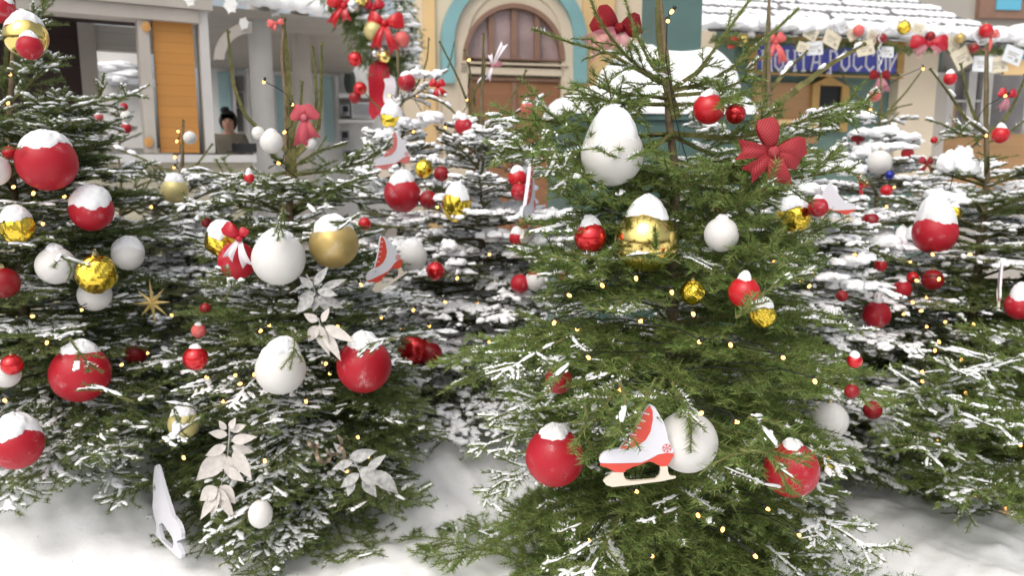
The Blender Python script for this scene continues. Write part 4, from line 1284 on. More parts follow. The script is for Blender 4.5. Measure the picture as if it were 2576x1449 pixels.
M['paper'] = mat('aged paper card', (0.60, 0.55, 0.42), 0.7, var=0.12, vscale=9)
M['paper_white'] = mat('bluish white paper card', (0.62, 0.65, 0.68), 0.7, var=0.1, vscale=9)
M['paper_ink'] = mat('faint card drawing', (0.33, 0.31, 0.26), 0.7)
M['oval_green'] = mat('dark green oval board', (0.06, 0.075, 0.06), 0.4)
M['steel'] = mat('grey appliance', (0.34, 0.35, 0.37), 0.4, var=0.15, vscale=4)
M['black'] = mat('black plastic', (0.012, 0.012, 0.014), 0.35)
M['pink_label'] = mat('coral sign panel', (0.62, 0.16, 0.17), 0.5)
M['sky_board'] = mat('bright blue board', (0.12, 0.40, 0.55), 0.5)
M['skin'] = mat('skin', (0.48, 0.27, 0.19), 0.55)
M['hair'] = mat('black knit and hair', (0.012, 0.010, 0.010), 0.8)
M['jacket'] = mat('olive brown jacket', (0.16, 0.145, 0.11), 0.75, bump=0.4, bscale=60, var=0.15, vscale=8)


class Facade:
    """an upright plane seen at (px, Y) running off at deg from the view axis; pixels on it become (u, z)"""

    def __init__(s, px, Y, deg):
        p = at_Y(px, 410, Y); s.P = np.array([p[0], p[1]])
        a = math.radians(deg); s.U = np.array([math.sin(a), math.cos(a)]); s.N = np.array([math.cos(a), -math.sin(a)])

    def uz(s, px, py, d=0.0):
        r = ray(px, py); P = s.P + s.N * d
        t = ((P - CAM[:2]) @ s.N) / (r[:2] @ s.N)
        h = CAM + r * t
        return (h[:2] - s.P) @ s.U, h[2]

    def w(s, u, d, z):
        q = s.P + s.U * u + s.N * d
        return np.array([q[0], q[1], z])

    def box(s, ge, u0, u1, z0, z1, d0, d1, m=0):
        ge.box(lambda x, y, z: s.w(x, y, z), u0, u1, d1, d0, z0, z1, m)

    def pbox(s, ge, x0, y0, x1, y1, d0, d1, m=0):
        """box whose front (at depth d1) spans these pixels"""
        ua, za = s.uz(x0, y0, d1); ub, zb = s.uz(x1, y1, d1)
        s.box(ge, min(ua, ub), max(ua, ub), min(za, zb), max(za, zb), d0, d1, m)


def part(name, m, root, *boxes, fac=None, smooth=False):
    ge = Geo()
    for b in boxes: fac.pbox(ge, *b)
    return ge.build(name, m, root, root.location, smooth=smooth)


def disc_px(ge, f, px, py, rx, ry, d0, d1, n=20):
    u, z = f.uz(px, py, d1); u2, _ = f.uz(px + rx, py, d1); _, z2 = f.uz(px, py - ry, d1)
    a, b = abs(u2 - u), abs(z2 - z)
    V = []; T_ = []
    for d in (d0, d1):
        for i in range(n):
            t = 2 * PI * i / n; V.append(f.w(u + a * math.cos(t), d, z + b * math.sin(t)))
    V += [f.w(u, d1 + .006, z)]
    for i in range(n):
        k = (i + 1) % n
        T_ += [(i, k, n + k), (i, n + k, n + i), (n + i, n + k, 2 * n)]
    ge.add(V, T_)


# ---- left kiosk: grey frame, orange boards, dark serving window
KY = 8.0
fk = Facade(440, KY, 60)
root = empty('wooden_kiosk', fk.w(0, 0, 0), 'grey framed wooden kiosk with orange board panel and dark serving window', 'kiosk')
def zbox(ge, f, x0, x1, xr, y0, y1, d0, d1):
    """long level box: its height is read where x = xr"""
    ua_, _ = f.uz(x0, 200, d1); ub_, _ = f.uz(x1, 200, d1); _, za_ = f.uz(xr, y0, d1); _, zb_ = f.uz(xr, y1, d1)
    f.box(ge, ua_, ub_, zb_, za_, d0, d1)


part('siding_panel', M['kiosk_orange'], root, (382, 50, 503, 384, -.06, 0), fac=fk)
part('post', M['kiosk_grey'], root, (344, 30, 396, 384, -.22, .05), fac=fk)
ge = Geo(); u0, z0 = fk.uz(344, 384, .05); u1, z1 = fk.uz(350, 30, .05)
part('corner_post', M['kiosk_pale'], root, (499, 20, 542, 384, -.2, .06), fac=fk)
for yy in (66, 357):
    ge = Geo(); disc_px(ge, fk, 368 if yy < 100 else 374, yy, 11, 13, .04, .075)
    ge.build('rosette', M['kiosk_knob'], root, root.location)
ge = Geo(); zbox(ge, fk, -500, 510, 488, 24, 56, -.2, .08); ge.build('beam', M['kiosk_grey'], root, root.location)
ge = Geo(); zbox(ge, fk, -500, 545, 490, -160, 21, -.1, .12); ge.build('fascia', M['kiosk_grey'], root, root.location)
part('counter', M['counter'], root, (-500, 384, 646, 408, -.45, .14), fac=fk)
ge = Geo(); fk.pbox(ge, -500, 409, 640, 470, -.3, .04); fk.pbox(ge, -500, 471, 640, 1000, -.3, .01)
ge.build('lower_panel', M['kiosk_lower'], root, root.location)
# inside of the serving window
ua, zb = fk.uz(-500, 384); ub, zt = fk.uz(344, 30)
_, ztop = fk.uz(300, -160)
uw, _ = fk.uz(205, 200, -1.3); ux, _ = fk.uz(248, 200, -1.3); uy, _ = fk.uz(420, 200, -1.3)
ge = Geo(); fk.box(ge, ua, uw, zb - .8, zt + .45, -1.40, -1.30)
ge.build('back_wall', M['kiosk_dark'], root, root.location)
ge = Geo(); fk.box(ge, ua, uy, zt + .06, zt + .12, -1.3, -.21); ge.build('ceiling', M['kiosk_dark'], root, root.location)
ge = Geo(); fk.box(ge, uw, ux, zb - .8, zt + .05, -1.36, -1.24); ge.build('inner_post', M['kiosk_grey'], root, root.location)
ge = Geo(); _, za = fk.uz(280, 128, -1.3); fk.box(ge, ux, uy, za, zt + .05, -1.38, -1.28); ge.build('inner_boards', M['board_grey'], root, root.location)
ge = Geo(); _, za = fk.uz(280, 372, -1.3); fk.box(ge, ux, uy, za - .5, za, -1.38, -1.22); ge.build('inner_sill', M['board_grey'], root, root.location)
# curved bracket under the fascia
ge = Geo()
for i in range(10):
    a0, a1 = i / 10 * PI / 2, (i + 1) / 10 * PI / 2
    def bq(a, r): x = 536 + 95 - r * math.cos(a) * 1.0; y = 150 - r * math.sin(a) * 1.0; return x, y
    for (d) in (0,):
        A, B_, C_, D_ = [fk.uz(*bq(a, r)) for a, r in ((a0, 95), (a1, 95), (a1, 68), (a0, 68))]
        for (p, q, r_, s_) in ((A, B_, C_, D_),):
            V = [fk.w(u, dd_, z) for dd_ in (.04, -.03) for u, z in (p, q, r_, s_)]
            ge.add(V, [(0, 1, 2), (0, 2, 3), (4, 6, 5), (4, 7, 6), (0, 4, 5), (0, 5, 1), (3, 2, 6), (3, 6, 7)])
ge.build('bracket', M['kiosk_grey'], root, root.location)

# ---- pavilion next to it: columns, ceiling, snowy roof edge, bright inside
fp = Facade(700, 9.4, 72)
pv = empty('market_pavilion', fp.w(0, 0, 0), 'open grey market pavilion with round columns and snowy roof edge', 'pavilion')
for (x0, x1, d, m) in ((629, 688, 0, 'kiosk_pale'), (737, 784, -.4, 'kiosk_grey')):
    u0, _ = fp.uz(x0, 200, d); u1, _ = fp.uz(x1, 200, d)
    ge = Geo(); c = (u0 + u1) / 2; r = (u1 - u0) / 2
    ge.tube([fp.w(c, d, z) for z in (0, .3, 1, 2, 3, 3.6)], r, 28)
    ge.build('column', M[m], pv, pv.location, smooth=True)
ge = Geo(); ua, za = fp.uz(560, 62, -.2); ub, _ = fp.uz(930, 62, -.2)
_, zr = fp.uz(700, 18, .5)
# sloping boarded ceiling under the roof
A = fp.w(ua - .6, .45, zr + .02); Bq = fp.w(ub, .45, zr - .1); Cq = fp.w(ub, -2.4, zr - .42); Dq = fp.w(ua - .6, -2.4, zr - .35)
ge.quad(A, Bq, Cq, Dq); ge.build('ceiling', M['kiosk_ceiling'], pv, pv.location)
ge = Geo()
P = []
for i in range(26):
    t = i / 25; x = 600 + 260 * t; y = -14 + 40 * t ** 1.2
    u, z = fp.uz(x, y, .55); P.append(fp.w(u, .5, z))
ge.tube(P, .085 + .012 * np.sin(np.arange(26) * 1.7), 10); ge.build('roof_snow', M['snow'], pv, pv.location, smooth=True)
ge = Geo(); ge.quad(P[0] + [0, 0, .06], P[-1] + [0, 0, .06], P[-1] + fp.w(0, -3, 1.2) - fp.w(0, 0, 0) , P[0] + fp.w(0, -3, 1.2) - fp.w(0, 0, 0))
ge.build('roof', M['snow'], pv, pv.location)
# raised floor
ge = Geo(); fp.box(ge, ua - .3, ub + 1.2, 0, .5, -3.2, -.1); ge.build('floor', M['kiosk_grey'], pv, pv.location)

# back wall of the pavilion with teal panes and white framing
fb = Facade(700, 11.6, 76)
st = empty('stall_front', fb.w(0, 0, 0), 'white and teal stall front with windows and an oval dark plate', 'stall')
part('wall', M['paint_white'], st, (500, 60, 1010, 1000, -.2, 0), fac=fb)
for (x0, y0, x1, y1, m) in ((592, 152, 613, 176, 'teal_glass'), (592, 190, 613, 228, 'dark_glass'), (592, 232, 613, 268, 'dark_glass'), (592, 272, 613, 330, 'dark_glass'), (688, 60, 735, 100, 'dark_glass'), (692, 190, 735, 345, 'teal_glass'), (812, 192, 841, 356, 'teal_glass'), (546, 180, 586, 332, 'teal_glass')):
    part('pane', M[m], st, (x0, y0, x1, y1, 0, .03), fac=fb)
for b in ((546, 108, 632, 122, .0, .10), (616, 118, 632, 350, .0, .08), (586, 118, 592, 350, 0, .08), (806, 106, 880, 118, 0, .12), (806, 126, 880, 140, 0, .09), (842, 190, 857, 360, 0, .07)):
    part('frame', M['paint_white'], st, b, fac=fb)
part('lintel', M['black'], st, (846, 119, 884, 125, 0, .11), fac=fb)
ge = Geo(); disc_px(ge, fb, 880, 204, 15, 33, .0, .06, 28); ge.build('oval_plate', M['oval_green'], st, st.location)
ge = Geo(); disc_px(ge, fb, 880, 204, 22, 40, .0, .04, 28); ge.build('oval_rim', M['paint_white'], st, st.location)
part('shelf', M['paint_white'], st, (852, 234, 944, 246, 0, .35), (852, 300, 944, 308, 0, .35), fac=fb)
part('price_board', M['pink_label'], st, (902, 254, 934, 270, .05, .12), fac=fb)
for i, (x0, y0, x1, y1, lab) in enumerate(((858, 262, 880, 290, 'small dark grey appliance on the stall shelf'), (884, 256, 938, 298, 'white appliance with a coral panel on the stall shelf'), (856, 326, 880, 356, 'dark grey appliance below the stall shelf'), (862, 376, 912, 410, 'grey box behind snowy twigs under the stall shelf'))):
    ge = Geo(); fb.pbox(ge, x0, y0, x1, y1, .08, .36, 0); fb.pbox(ge, x0 + 4, y0 + 4, x1 - 4, y1 - 9, .36, .375, 1); fb.pbox(ge, x0 + 3, y1 - 6, x1 - 8, y1 - 3, .36, .37, 1)
    o = ge.build('appliance', [M['paint_white'] if i == 1 else M['steel'], M['black'] if i != 1 else M['steel']], None, fb.w(0, .2, 1))
    tag(o, lab, 'appliance', 'appliances on the stall shelf')

# paper flakes hanging from the pavilion roof edge
def flake(label, x, y, r, Y):
    p = at_Y(x, y, Y); s = proj(p)[2] / F * r; ge = Geo(); g = np.random.default_rng(int(x))
    for a in range(6):
        an = a * PI / 3 + g.random() * .2; ca, sa = math.cos(an), math.sin(an)
        def q(u, v, y_): return (s * (u * ca - v * sa), y_, s * (u * sa + v * ca))
        o = [(0, -.14), (.42, -.16), (.55, -.36), (.72, -.30), (.74, -.12), (1, 0), (.74, .12), (.72, .30), (.55, .36), (.42, .16), (0, .14)]
        n = len(o); V = [q(u, v, -.006 + .001 * a) for u, v in o] + [q(u, v, .006 + .001 * a) for u, v in o]
        T_ = [(0, i, i + 1) for i in range(1, n - 1)] + [(n, n + i + 1, n + i) for i in range(1, n - 1)]
        for i in range(n): k = (i + 1) % n; T_ += [(i, n + i, n + k), (i, n + k, k)]
        ge.add(V, T_)
    o = ge.build('paper_snowflake', M['paint_white'], None); o.location = p; o.rotation_euler = (0, 0, -.3)
    tag(o, label, 'paper snowflake', 'paper snowflakes under the roof edge')


flake('large white paper snowflake at the corner of the grey kiosk', 580, 10, 24, 8.1)
flake('small white paper snowflake hanging below the large one', 613, 58, 17, 8.3)
flake('white paper snowflake under the pavilion roof edge', 691, 22, 20, 9.0)
flake('white paper snowflake on the kiosk fascia cut by the top edge', 478, -2, 18, 7.7)

# ---- the person behind the counter
pp = at_Y(574, 300, 10.4); FL = .46
px_, py_ = pp[0] - .0, pp[1]
per = empty('person', (px_, py_, FL), 'person in dark hood and olive jacket with a pale badge behind the grey counter', 'person')


def skin_body(name, verts, edges, radii, m, sub=2):
    me = bpy.data.meshes.new(name); me.from_pydata(verts, edges, []); me.materials.append(m)
    o = bpy.data.objects.new(name, me); COL.objects.link(o); o.parent = per
    md = o.modifiers.new('skin', 'SKIN'); md.use_smooth_shade = True
    for i, r in enumerate(radii):
        sv = me.skin_vertices[0].data[i]; sv.radius = r if isinstance(r, tuple) else (r, r); sv.use_root = (i == 0)
    s_ = o.modifiers.new('sub', 'SUBSURF'); s_.levels = sub; s_.render_levels = sub
    return o


h = 1.0
V = [(0, 0, .86), (0, .01, 1.05), (0, .01, 1.25), (0, 0, 1.37), (0, -.01, 1.42), (0, -.04, 1.50), (0, -.04, 1.60),
     (-.16, 0, 1.33), (-.24, -.05, 1.08), (-.14, -.24, 1.0), (-.05, -.32, 1.0), (.16, 0, 1.33), (.24, -.05, 1.08), (.14, -.24, 1.0), (.05, -.32, 1.0),
     (-.09, 0, .80), (-.10, 0, .45), (-.10, .03, .06), (.09, 0, .80), (.10, 0, .45), (.10, .03, .06), (-.10, -.12, .04), (.10, -.12, .04)]
E = [(0, 1), (1, 2), (2, 3), (3, 4), (4, 5), (5, 6), (3, 7), (7, 8), (8, 9), (9, 10), (3, 11), (11, 12), (12, 13), (13, 14), (0, 15), (15, 16), (16, 17), (0, 18), (18, 19), (19, 20), (17, 21), (20, 22)]
Rr = [(.14, .10), (.13, .09), (.15, .10), (.08, .07), .048, (.080, .088), (.078, .086), .06, .045, .035, .028, .06, .045, .035, .028, .085, .06, .045, .085, .06, .045, .04, .04]
skin_body('body', V, E, Rr, M['skin'])
Vj = [V[0], V[1], V[2], (0, 0, 1.385), V[7], V[8], V[9], V[11], V[12], V[13]]
Ej = [(0, 1), (1, 2), (2, 3), (2, 4), (4, 5), (5, 6), (2, 7), (7, 8), (8, 9)]
skin_body('jacket', Vj, Ej, [(.19, .15), (.19, .14), (.20, .14), (.085, .085), .095, .075, .058, .095, .075, .058], M['jacket'])
skin_body('trousers', [V[0], V[15], V[16], (-.10, .03, .1), V[18], V[19], (.10, .03, .1)], [(0, 1), (1, 2), (2, 3), (0, 4), (4, 5), (5, 6)], [(.16, .12), .10, .075, .06, .10, .075, .06], M['hair'])
ge = Geo()                                           # hood and hair: a shell open at the face
v, t = lump_mesh(28, 20, .03, g0, -2)
keep = [f for f in t if not all((v[i][1] < -.30 and abs(v[i][0]) < .72 and v[i][2] < .62) for i in f)]
ge.add(v * [.112, .115, .140] + [0, .022, 1.565], keep); o = ge.build('hood', M['hair'], None, smooth=True); o.parent = per
v, t = lump_mesh(12, 8, .1, g0, -2); ge = Geo(); ge.add(v * [.055, .05, .045] + [-.03, .0, 1.70], t); o = ge.build('pompom', M['hair'], None, smooth=True); o.parent = per
for sx in (-1, 1):
    ge = Geo(); v, t = lump_mesh(10, 8, 0, g0, -2); ge.add(v * [.014, .008, .008] + [sx * .032, -.128, 1.565], t); o = ge.build('eye', M['hair'], None, smooth=True); o.parent = per
ge = Geo(); v, t = lump_mesh(10, 8, 0, g0, -2); ge.add(v * [.014, .022, .028] + [0, -.130, 1.535], t); o = ge.build('nose', M['skin'], None, smooth=True); o.parent = per
ge = Geo(); v, t = lump_mesh(10, 8, 0, g0, -2); ge.add(v * [.028, .006, .007] + [0, -.126, 1.495], t); o = ge.build('mouth', M['pink_label'], None, smooth=True); o.parent = per
ge = Geo(); v, t = lump_mesh(14, 8, 0, g0, -2); ge.add(v * [.04, .012, .045] + [.10, -.145, 1.24], t); o = ge.build('badge', M['paper'], None, smooth=True); o.parent = per
per.rotation_euler = (0, 0, .25)
disc(574, 312, 34, proj(pp)[2], 1)
# laptop on the counter
lp = at_Y(607, 376, 8.55); ge = Geo()
lm = lambda x, y, z: np.array([x, y, z])
ge.box(lm, -.16, .16, -.11, .11, 0, .018); ge.box(lm, -.16, .16, .1, .115, .019, .14)
o = ge.build('laptop', M['black'], None); o.location = lp; tag(o, 'black open laptop on the grey kiosk counter', 'laptop')
uq, zq = fk.uz(607, 384, -.05); o.location = fk.w(uq, -.02, zq + .002); o.scale = (.8, .8, .7)

# ---- house with the arched doorway
fm = Facade(1290, 12.0, 75)
ho = empty('plaster_house', fm.w(0, 0, 0), 'cream plaster house with a teal arch round a brown arched doorway', 'house')
part('wall', M['cream'], ho, (1000, -500, 2000, 1000, -.6, -.12), fac=fm)
part('wall_band', M['peach'], ho, (1056, -500, 1108, 1000, -.11, -.06), (1474, -500, 1528, 1000, -.11, -.06), fac=fm)


def arch(ge, f, cx, cy, rx0, rx1, yb, d0, d1, ry=1.0, n=40, m=0):
    """band between two half rounds standing on legs down to yb (pixels)"""
    pts = []
    for r in (rx0, rx1):
        L_ = [(cx - r, yb)] + [(cx - r * math.cos(PI * i / n), cy - r * ry * math.sin(PI * i / n)) for i in range(n + 1)] + [(cx + r, yb)]
        pts.append([f.uz(x, y, d1) for x, y in L_])
    k = len(pts[0])
    V = [f.w(u, d, z) for d in (d1, d0) for row in pts for u, z in row]
    T_ = []
    for i in range(k - 1):
        a, b, c, d = i, i + 1, k + i + 1, k + i
        T_ += [(a, b, c), (a, c, d), (2 * k + d, 2 * k + c, c), (2 * k + d, c, d), (a, 2 * k + a, 2 * k + b), (a, 2 * k + b, b)]
    ge.add(V, T_, m)


def half_disc(ge, f, cx, cy, r, yb, d, ry=1.0, n=40, m=0):
    V = [f.w(*(lambda q: (q[0], d, q[1]))(f.uz(cx, cy, d)))]
    L_ = [(cx - r, yb)] + [(cx - r * math.cos(PI * i / n), cy - r * ry * math.sin(PI * i / n)) for i in range(n + 1)] + [(cx + r, yb)]
    for x, y in L_: u, z = f.uz(x, y, d); V.append(f.w(u, d, z))
    ge.add(V, [(0, i, i + 1) for i in range(1, len(V) - 1)] + [(0, len(V) - 1, 1)], m)


ge = Geo(); arch(ge, fm, 1295, 98, 151, 182, 208, -.1, .10); ge.build('arch_moulding', M['teal_trim'], ho, ho.location)
ge = Geo(); arch(ge, fm, 1295, 98, 118, 150, 1000, -.12, .02, 1.04); ge.build('arch_surround', M['cream_stone'], ho, ho.location)
ge = Geo(); half_disc(ge, fm, 1293, 146, 122, 152, -.10, 1.08); wn = ge.build('window', M['pink_reflect_glass'], ho, ho.location)
ge = Geo(); arch(ge, fm, 1293, 146, 118, 129, 150, -.09, .03, 1.08)
for x0, x1, y0 in ((1229, 1243, 26), (1287, 1301, 16), (1346, 1358, 34)): fm.pbox(ge, x0, y0, x1, 150, -.09, -.02)
fm.pbox(ge, 1166, 142, 1420, 153, -.09, .035)
o = ge.build('window_frame', M['frame_brown'], None, ho.location); o.parent = wn; o.location = (0, 0, 0)
# masonry between window and arch
ge = Geo(); arch(ge, fm, 1293, 146, 129, 152, 170, -.12, -.005, 1.08); ge.build('archivolt', M['cream_stone'], ho, ho.location)
part('transom', M['cream_stone'], ho, (1160, 153, 1430, 166, -.1, .06), (1160, 166, 1430, 191, -.1, .02), fac=fm)
part('jamb', M['cream_stone'], ho, (1112, 170, 1162, 1000, -.12, .03), fac=fm)
part('jamb', M['cream_stone'], ho, (1420, 170, 1448, 1000, -.12, .03), fac=fm)
ge = Geo(); fm.pbox(ge, 1160, 191, 1424, 1000, -.14, -.07); dr_ = ge.build('door', M['door_brown'], ho, ho.location)
ge = Geo(); fm.pbox(ge, 1162, 192, 1422, 206, -.07, -.03); fm.pbox(ge, 1162, 206, 1176, 1000, -.07, -.035); fm.pbox(ge, 1408, 206, 1422, 1000, -.07, -.035); fm.pbox(ge, 1288, 206, 1298, 1000, -.07, -.04)
o = ge.build('door_frame', M['frame_brown'], None, ho.location); o.parent = dr_; o.location = (0, 0, 0)

# ---- stepped teal pedestal under snow behind the nearest tree
fq = Facade(1660, 5.6, 84)
pe = empty('teal_pedestal', fq.w(0, 0, 0), 'stepped teal pedestal heaped with snow behind the nearest tree', 'pedestal')
u0, _ = fq.uz(1446, 400); u1, _ = fq.uz(1884, 400); wdt = u1 - u0
_, zb = fq.uz(1660, 275); _, zm = fq.uz(1660, 200)
ge = Geo(); fq.box(ge, u0, u1, 0, zb, -wdt, 0)
for uu in np.linspace(u0, u1, 6)[1:-1]: fq.box(ge, uu - .008, uu + .008, .15, zb - .08, 0, .012)
fq.box(ge, u0 - .02, u1 + .02, zb - .07, zb - .002, -wdt - .02, .03); fq.box(ge, u0 - .02, u1 + .02, .002, .14, -wdt - .02, .03)
ge.build('base', M['teal_post'], pe, pe.location)
ua, _ = fq.uz(1592, 200); ub, _ = fq.uz(1872, 200)
ge = Geo(); fq.box(ge, ua, ub, zb, zm, -wdt * .82, -wdt * .18); ge.build('step', M['teal_post'], pe, pe.location)
ua2, _ = fq.uz(1664, 60, -.3); ub2, _ = fq.uz(1768, 60, -.3)
ge = Geo(); fq.box(ge, ua2, ub2, zm, zm + 1.6, -wdt * .68, -wdt * .26); ge.build('shaft', M['teal_post'], pe, pe.location)


def snow_slab(ge, f, u0, u1, d0, d1, z, h, seed, n=34):
    """a heap with soft shoulders on a ledge"""
    g = np.random.default_rng(seed); ph = g.random(8) * 6.28; V = []
    for i in range(n + 1):
        for j in range(n + 1):
            a, b = i / n, j / n
            x = 2 * a - 1; y = 2 * b - 1
            k = max(0, (1 - abs(x) ** 3.2) * (1 - abs(y) ** 3.2)) ** .42
            zz = z - .03 + h * k * (1 + .10 * math.sin(4 * x + ph[0]) * math.sin(3.4 * y + ph[1]) + .05 * math.sin(9 * x + ph[2]) * math.sin(8 * y + ph[3])) + .03 * k
            bulge = 1 + .05 * math.sin(PI * min(1, k)) + .015 * math.sin(14 * (a + b) + ph[4])
            V.append(f.w((u0 + u1) / 2 + (u1 - u0) / 2 * x * bulge, (d0 + d1) / 2 + (d1 - d0) / 2 * y * bulge, zz))
    T_ = []
    for i in range(n):
        for j in range(n): q = i * (n + 1) + j; T_ += [(q, q + n + 1, q + n + 2), (q, q + n + 2, q + 1)]
    ge.add(V, T_)


ge = Geo(); snow_slab(ge, fq, u0 - .05, u1 + .05, -wdt - .05, .05, zb, .20, 1)
snow_slab(ge, fq, ua - .05, ub + .05, -wdt * .85, -wdt * .15, zm, .30, 2)
ge.build('snow', M['snow'], pe, pe.location, smooth=True)

# ---- post kiosk on the right
fr_ = Facade(2080, 9.2, 74)
pk = empty('post_kiosk', fr_.w(0, 0, 0), 'cream post kiosk with a blue sign under a snowy tiled roof', 'kiosk')
part('wall', M['green_wall'], pk, (1850, 60, 2300, 1000, -.5, -.1), fac=fr_)
part('wall_panel', M['wood_brown'], pk, (1900, 205, 2056, 360, -.1, -.04), fac=fr_)
part('pilaster', M['cream'], pk, (2272, 60, 2336, 460, -.3, .04), fac=fr_)
part('post', M['kiosk_grey'], pk, (2338, 180, 2360, 520, -.3, .02), fac=fr_)
part('window', M['black'], pk, (2056, 210, 2122, 330, -.1, -.03), fac=fr_)
ge = Geo(); a = fr_.uz(2044, 212, .02); b = fr_.uz(2132, 216, .02); c = fr_.uz(2088, 190, .02)
V = [fr_.w(q[0], d, q[1]) for d in (-.1, .02) for q in (a, b, c)]
ge.add(V, [(3, 4, 5), (0, 2, 1), (0, 3, 5), (0, 5, 2), (1, 5, 4), (1, 2, 5), (0, 1, 4), (0, 4, 3)])
fr_.pbox(ge, 2046, 212, 2057, 330, -.1, .0); fr_.pbox(ge, 2120, 214, 2131, 330, -.1, .0)
ge.build('window_hood', M['sign_gold'], pk, pk.location)
part('sill_board', M['peach'], pk, (1960, 300, 2060, 330, -.05, .06), fac=fr_)
# glazed side bay
fs = Facade(2420, 9.9, 80)
part('side_wall', M['grey_stone'], pk, (2362, 60, 2720, 1000, -.4, -.1), fac=fs)
for b in ((2392, 186, 2440, 250), (2446, 186, 2476, 250), (2392, 256, 2440, 330), (2446, 256, 2476, 330), (2500, 186, 2570, 330)):
    part('pane', M['dark_glass'], pk, (*b, -.1, -.08), fac=fs)
part('window_frame', M['kiosk_pale'], pk, (2382, 176, 2392, 340, -.1, .0), (2440, 178, 2446, 340, -.1, .0), (2476, 178, 2486, 340, -.1, .0), (2392, 250, 2440, 256, -.1, -.01), (2446, 250, 2476, 256, -.1, -.01), fac=fs)
part('apron_panel', M['wood_brown'], pk, (2366, 250, 2392, 420, -.1, -.03), (2392, 336, 2600, 480, -.1, -.05), fac=fs)

# the blue sign
sg = empty('shop_sign', fr_.w(0, .05, 2.2), 'blue post office sign with white old style letters in an ochre frame', 'sign')
part('board', M['sign_blue'], sg, (1903, 104, 2262, 184, .02, .07), fac=fr_)
part('frame', M['sign_gold'], sg, (1893, 94, 2273, 104, .02, .09), (1893, 184, 2273, 193, .02, .09), (1893, 104, 1903, 184, .02, .09), (2262, 104, 2273, 184, .02, .09), fac=fr_)
# lettering: tall narrow strokes with small spurs, drawn in a 0..1 x 0..1 cell
GL = {'П': [[(0.1, 0), (0.1, 1)], [(0.9, 0), (0.9, .8), (0.8, 1)], [(0, 1), (0.8, 1)], [(0, 0), (.2, 0)], [(.8, 0), (1, 0)]],
      'О': [[(.5, 0), (.1, .25), (.1, .75), (.5, 1), (.9, .75), (.9, .25), (.5, 0)]],
      'Ч': [[(.1, 1), (.1, .62), (.3, .48), (.9, .48)], [(.85, 1), (.85, 0)], [(0, 1), (.2, 1)], [(.72, 0), (1, 0)], [(.75, 1), (1, 1)]],
      'Т': [[(.5, 0), (.5, 1)], [(0, .82), (.05, 1), (.95, 1), (1, .82)], [(.35, 0), (.65, 0)]],
      'А': [[(.05, 0), (.35, .75), (.5, 1)], [(.9, 0), (.9, .9), (.5, 1)], [(.2, .42), (.9, .42)], [(.78, 0), (1.02, 0)]],
      'Р': [[(.2, -.25), (.2, 1)], [(.2, 1), (.7, .98), (.92, .78), (.7, .52), (.2, .48)], [(-.1, -.12), (.2, -.25)]],
      'С': [[(.9, .78), (.6, 1), (.15, .78), (.1, .25), (.5, 0), (.92, .2)]],
      'И': [[(.1, 1), (.1, 0)], [(.9, 1), (.9, 0)], [(.1, .1), (.9, .9)], [(0, 1), (.22, 1)], [(.78, 0), (1, 0)]]}
lt = Geo()
X = 1916.0
for wi, word in enumerate(('ПОЧТА', 'РОССИИ')):
    for ch in word:
        cw = 25.0
        for st_ in GL[ch]:
            for (xa, ya), (xb, yb) in zip(st_[:-1], st_[1:]):
                pa = np.array(fr_.uz(X + xa * cw, 177 - ya * 50, .07)); pb = np.array(fr_.uz(X + xb * cw, 177 - yb * 50, .07))
                d = pb - pa; n = np.array([-d[1], d[0]]); n /= np.linalg.norm(n) + 1e-9
                hw = .0115; e = d / (np.linalg.norm(d) + 1e-9) * .008
                q = [pa - e - n * hw, pb + e - n * hw, pb + e + n * hw, pa - e + n * hw]
                yo = .0745 + .0004 * (lt.n % 11)
                V = [fr_.w(c[0], dd_, c[1]) for dd_ in (.071, yo + .004) for c in q]
                lt.add(V, [(4, 5, 6), (4, 6, 7), (0, 1, 5), (0, 5, 4), (1, 2, 6), (1, 6, 5), (2, 3, 7), (2, 7, 6), (3, 0, 4), (3, 4, 7)])
        X += cw + 5.5
    X += 14
lt.build('lettering', M['sign_text'], sg, sg.location)

# snowy tiled roof
fe = Facade(2080, 8.75, 76)
ua, ze = fe.uz(1775, 66); ub, _ = fe.uz(2572, 92)
ge = Geo(); ZR = ze; up_ = np.array([0, 0, 1.0])
def roof(a, b):
    """a along the eave 0..1, b up the slope in metres; the right hip leans in"""
    u = ua + (ub - ua) * a - (b * .95 * a)
    return fe.w(u, -b * .80, ZR + b * .60)
n = 12
ge.quad(roof(0, -.1), roof(1, -.1), roof(1, 3.2), roof(0, 3.2))
# the hip face on the right
ge.add([roof(1, -.1), fe.w(ub + .3, -3.2, ZR - .06), roof(1, 3.2)], [[0, 1, 2]])
ge.build('roof', M['slate'], pk, pk.location)
g = np.random.default_rng(5); pv_, pt_ = lump_mesh(10, 7, .18, g, -.5)
tg = Geo()
for r in range(13):
    b = .20 + r * .17
    nn = 34
    for i in range(nn):
        a = (i + (.5 if r % 2 else 0)) / nn
        if a > 1: continue
        P0 = roof(a, b) + [0, 0, .006]; s_ = g.uniform(.92, 1.08)
        D_ = fe.w(1, 0, 0) - fe.w(0, 0, 0); S_ = (roof(.5, 1) - roof(.5, 0)); S_ /= np.linalg.norm(S_); U_ = np.cross(D_, S_)
        if g.random() < .04: continue
        place_pieces(tg, PILLOWS[g.integers(6)][0], PILLOWS[0][1], P0[None], D_[None], S_[None], U_[None], np.array([[.078 * s_, .066 * s_, .022]]), 0)
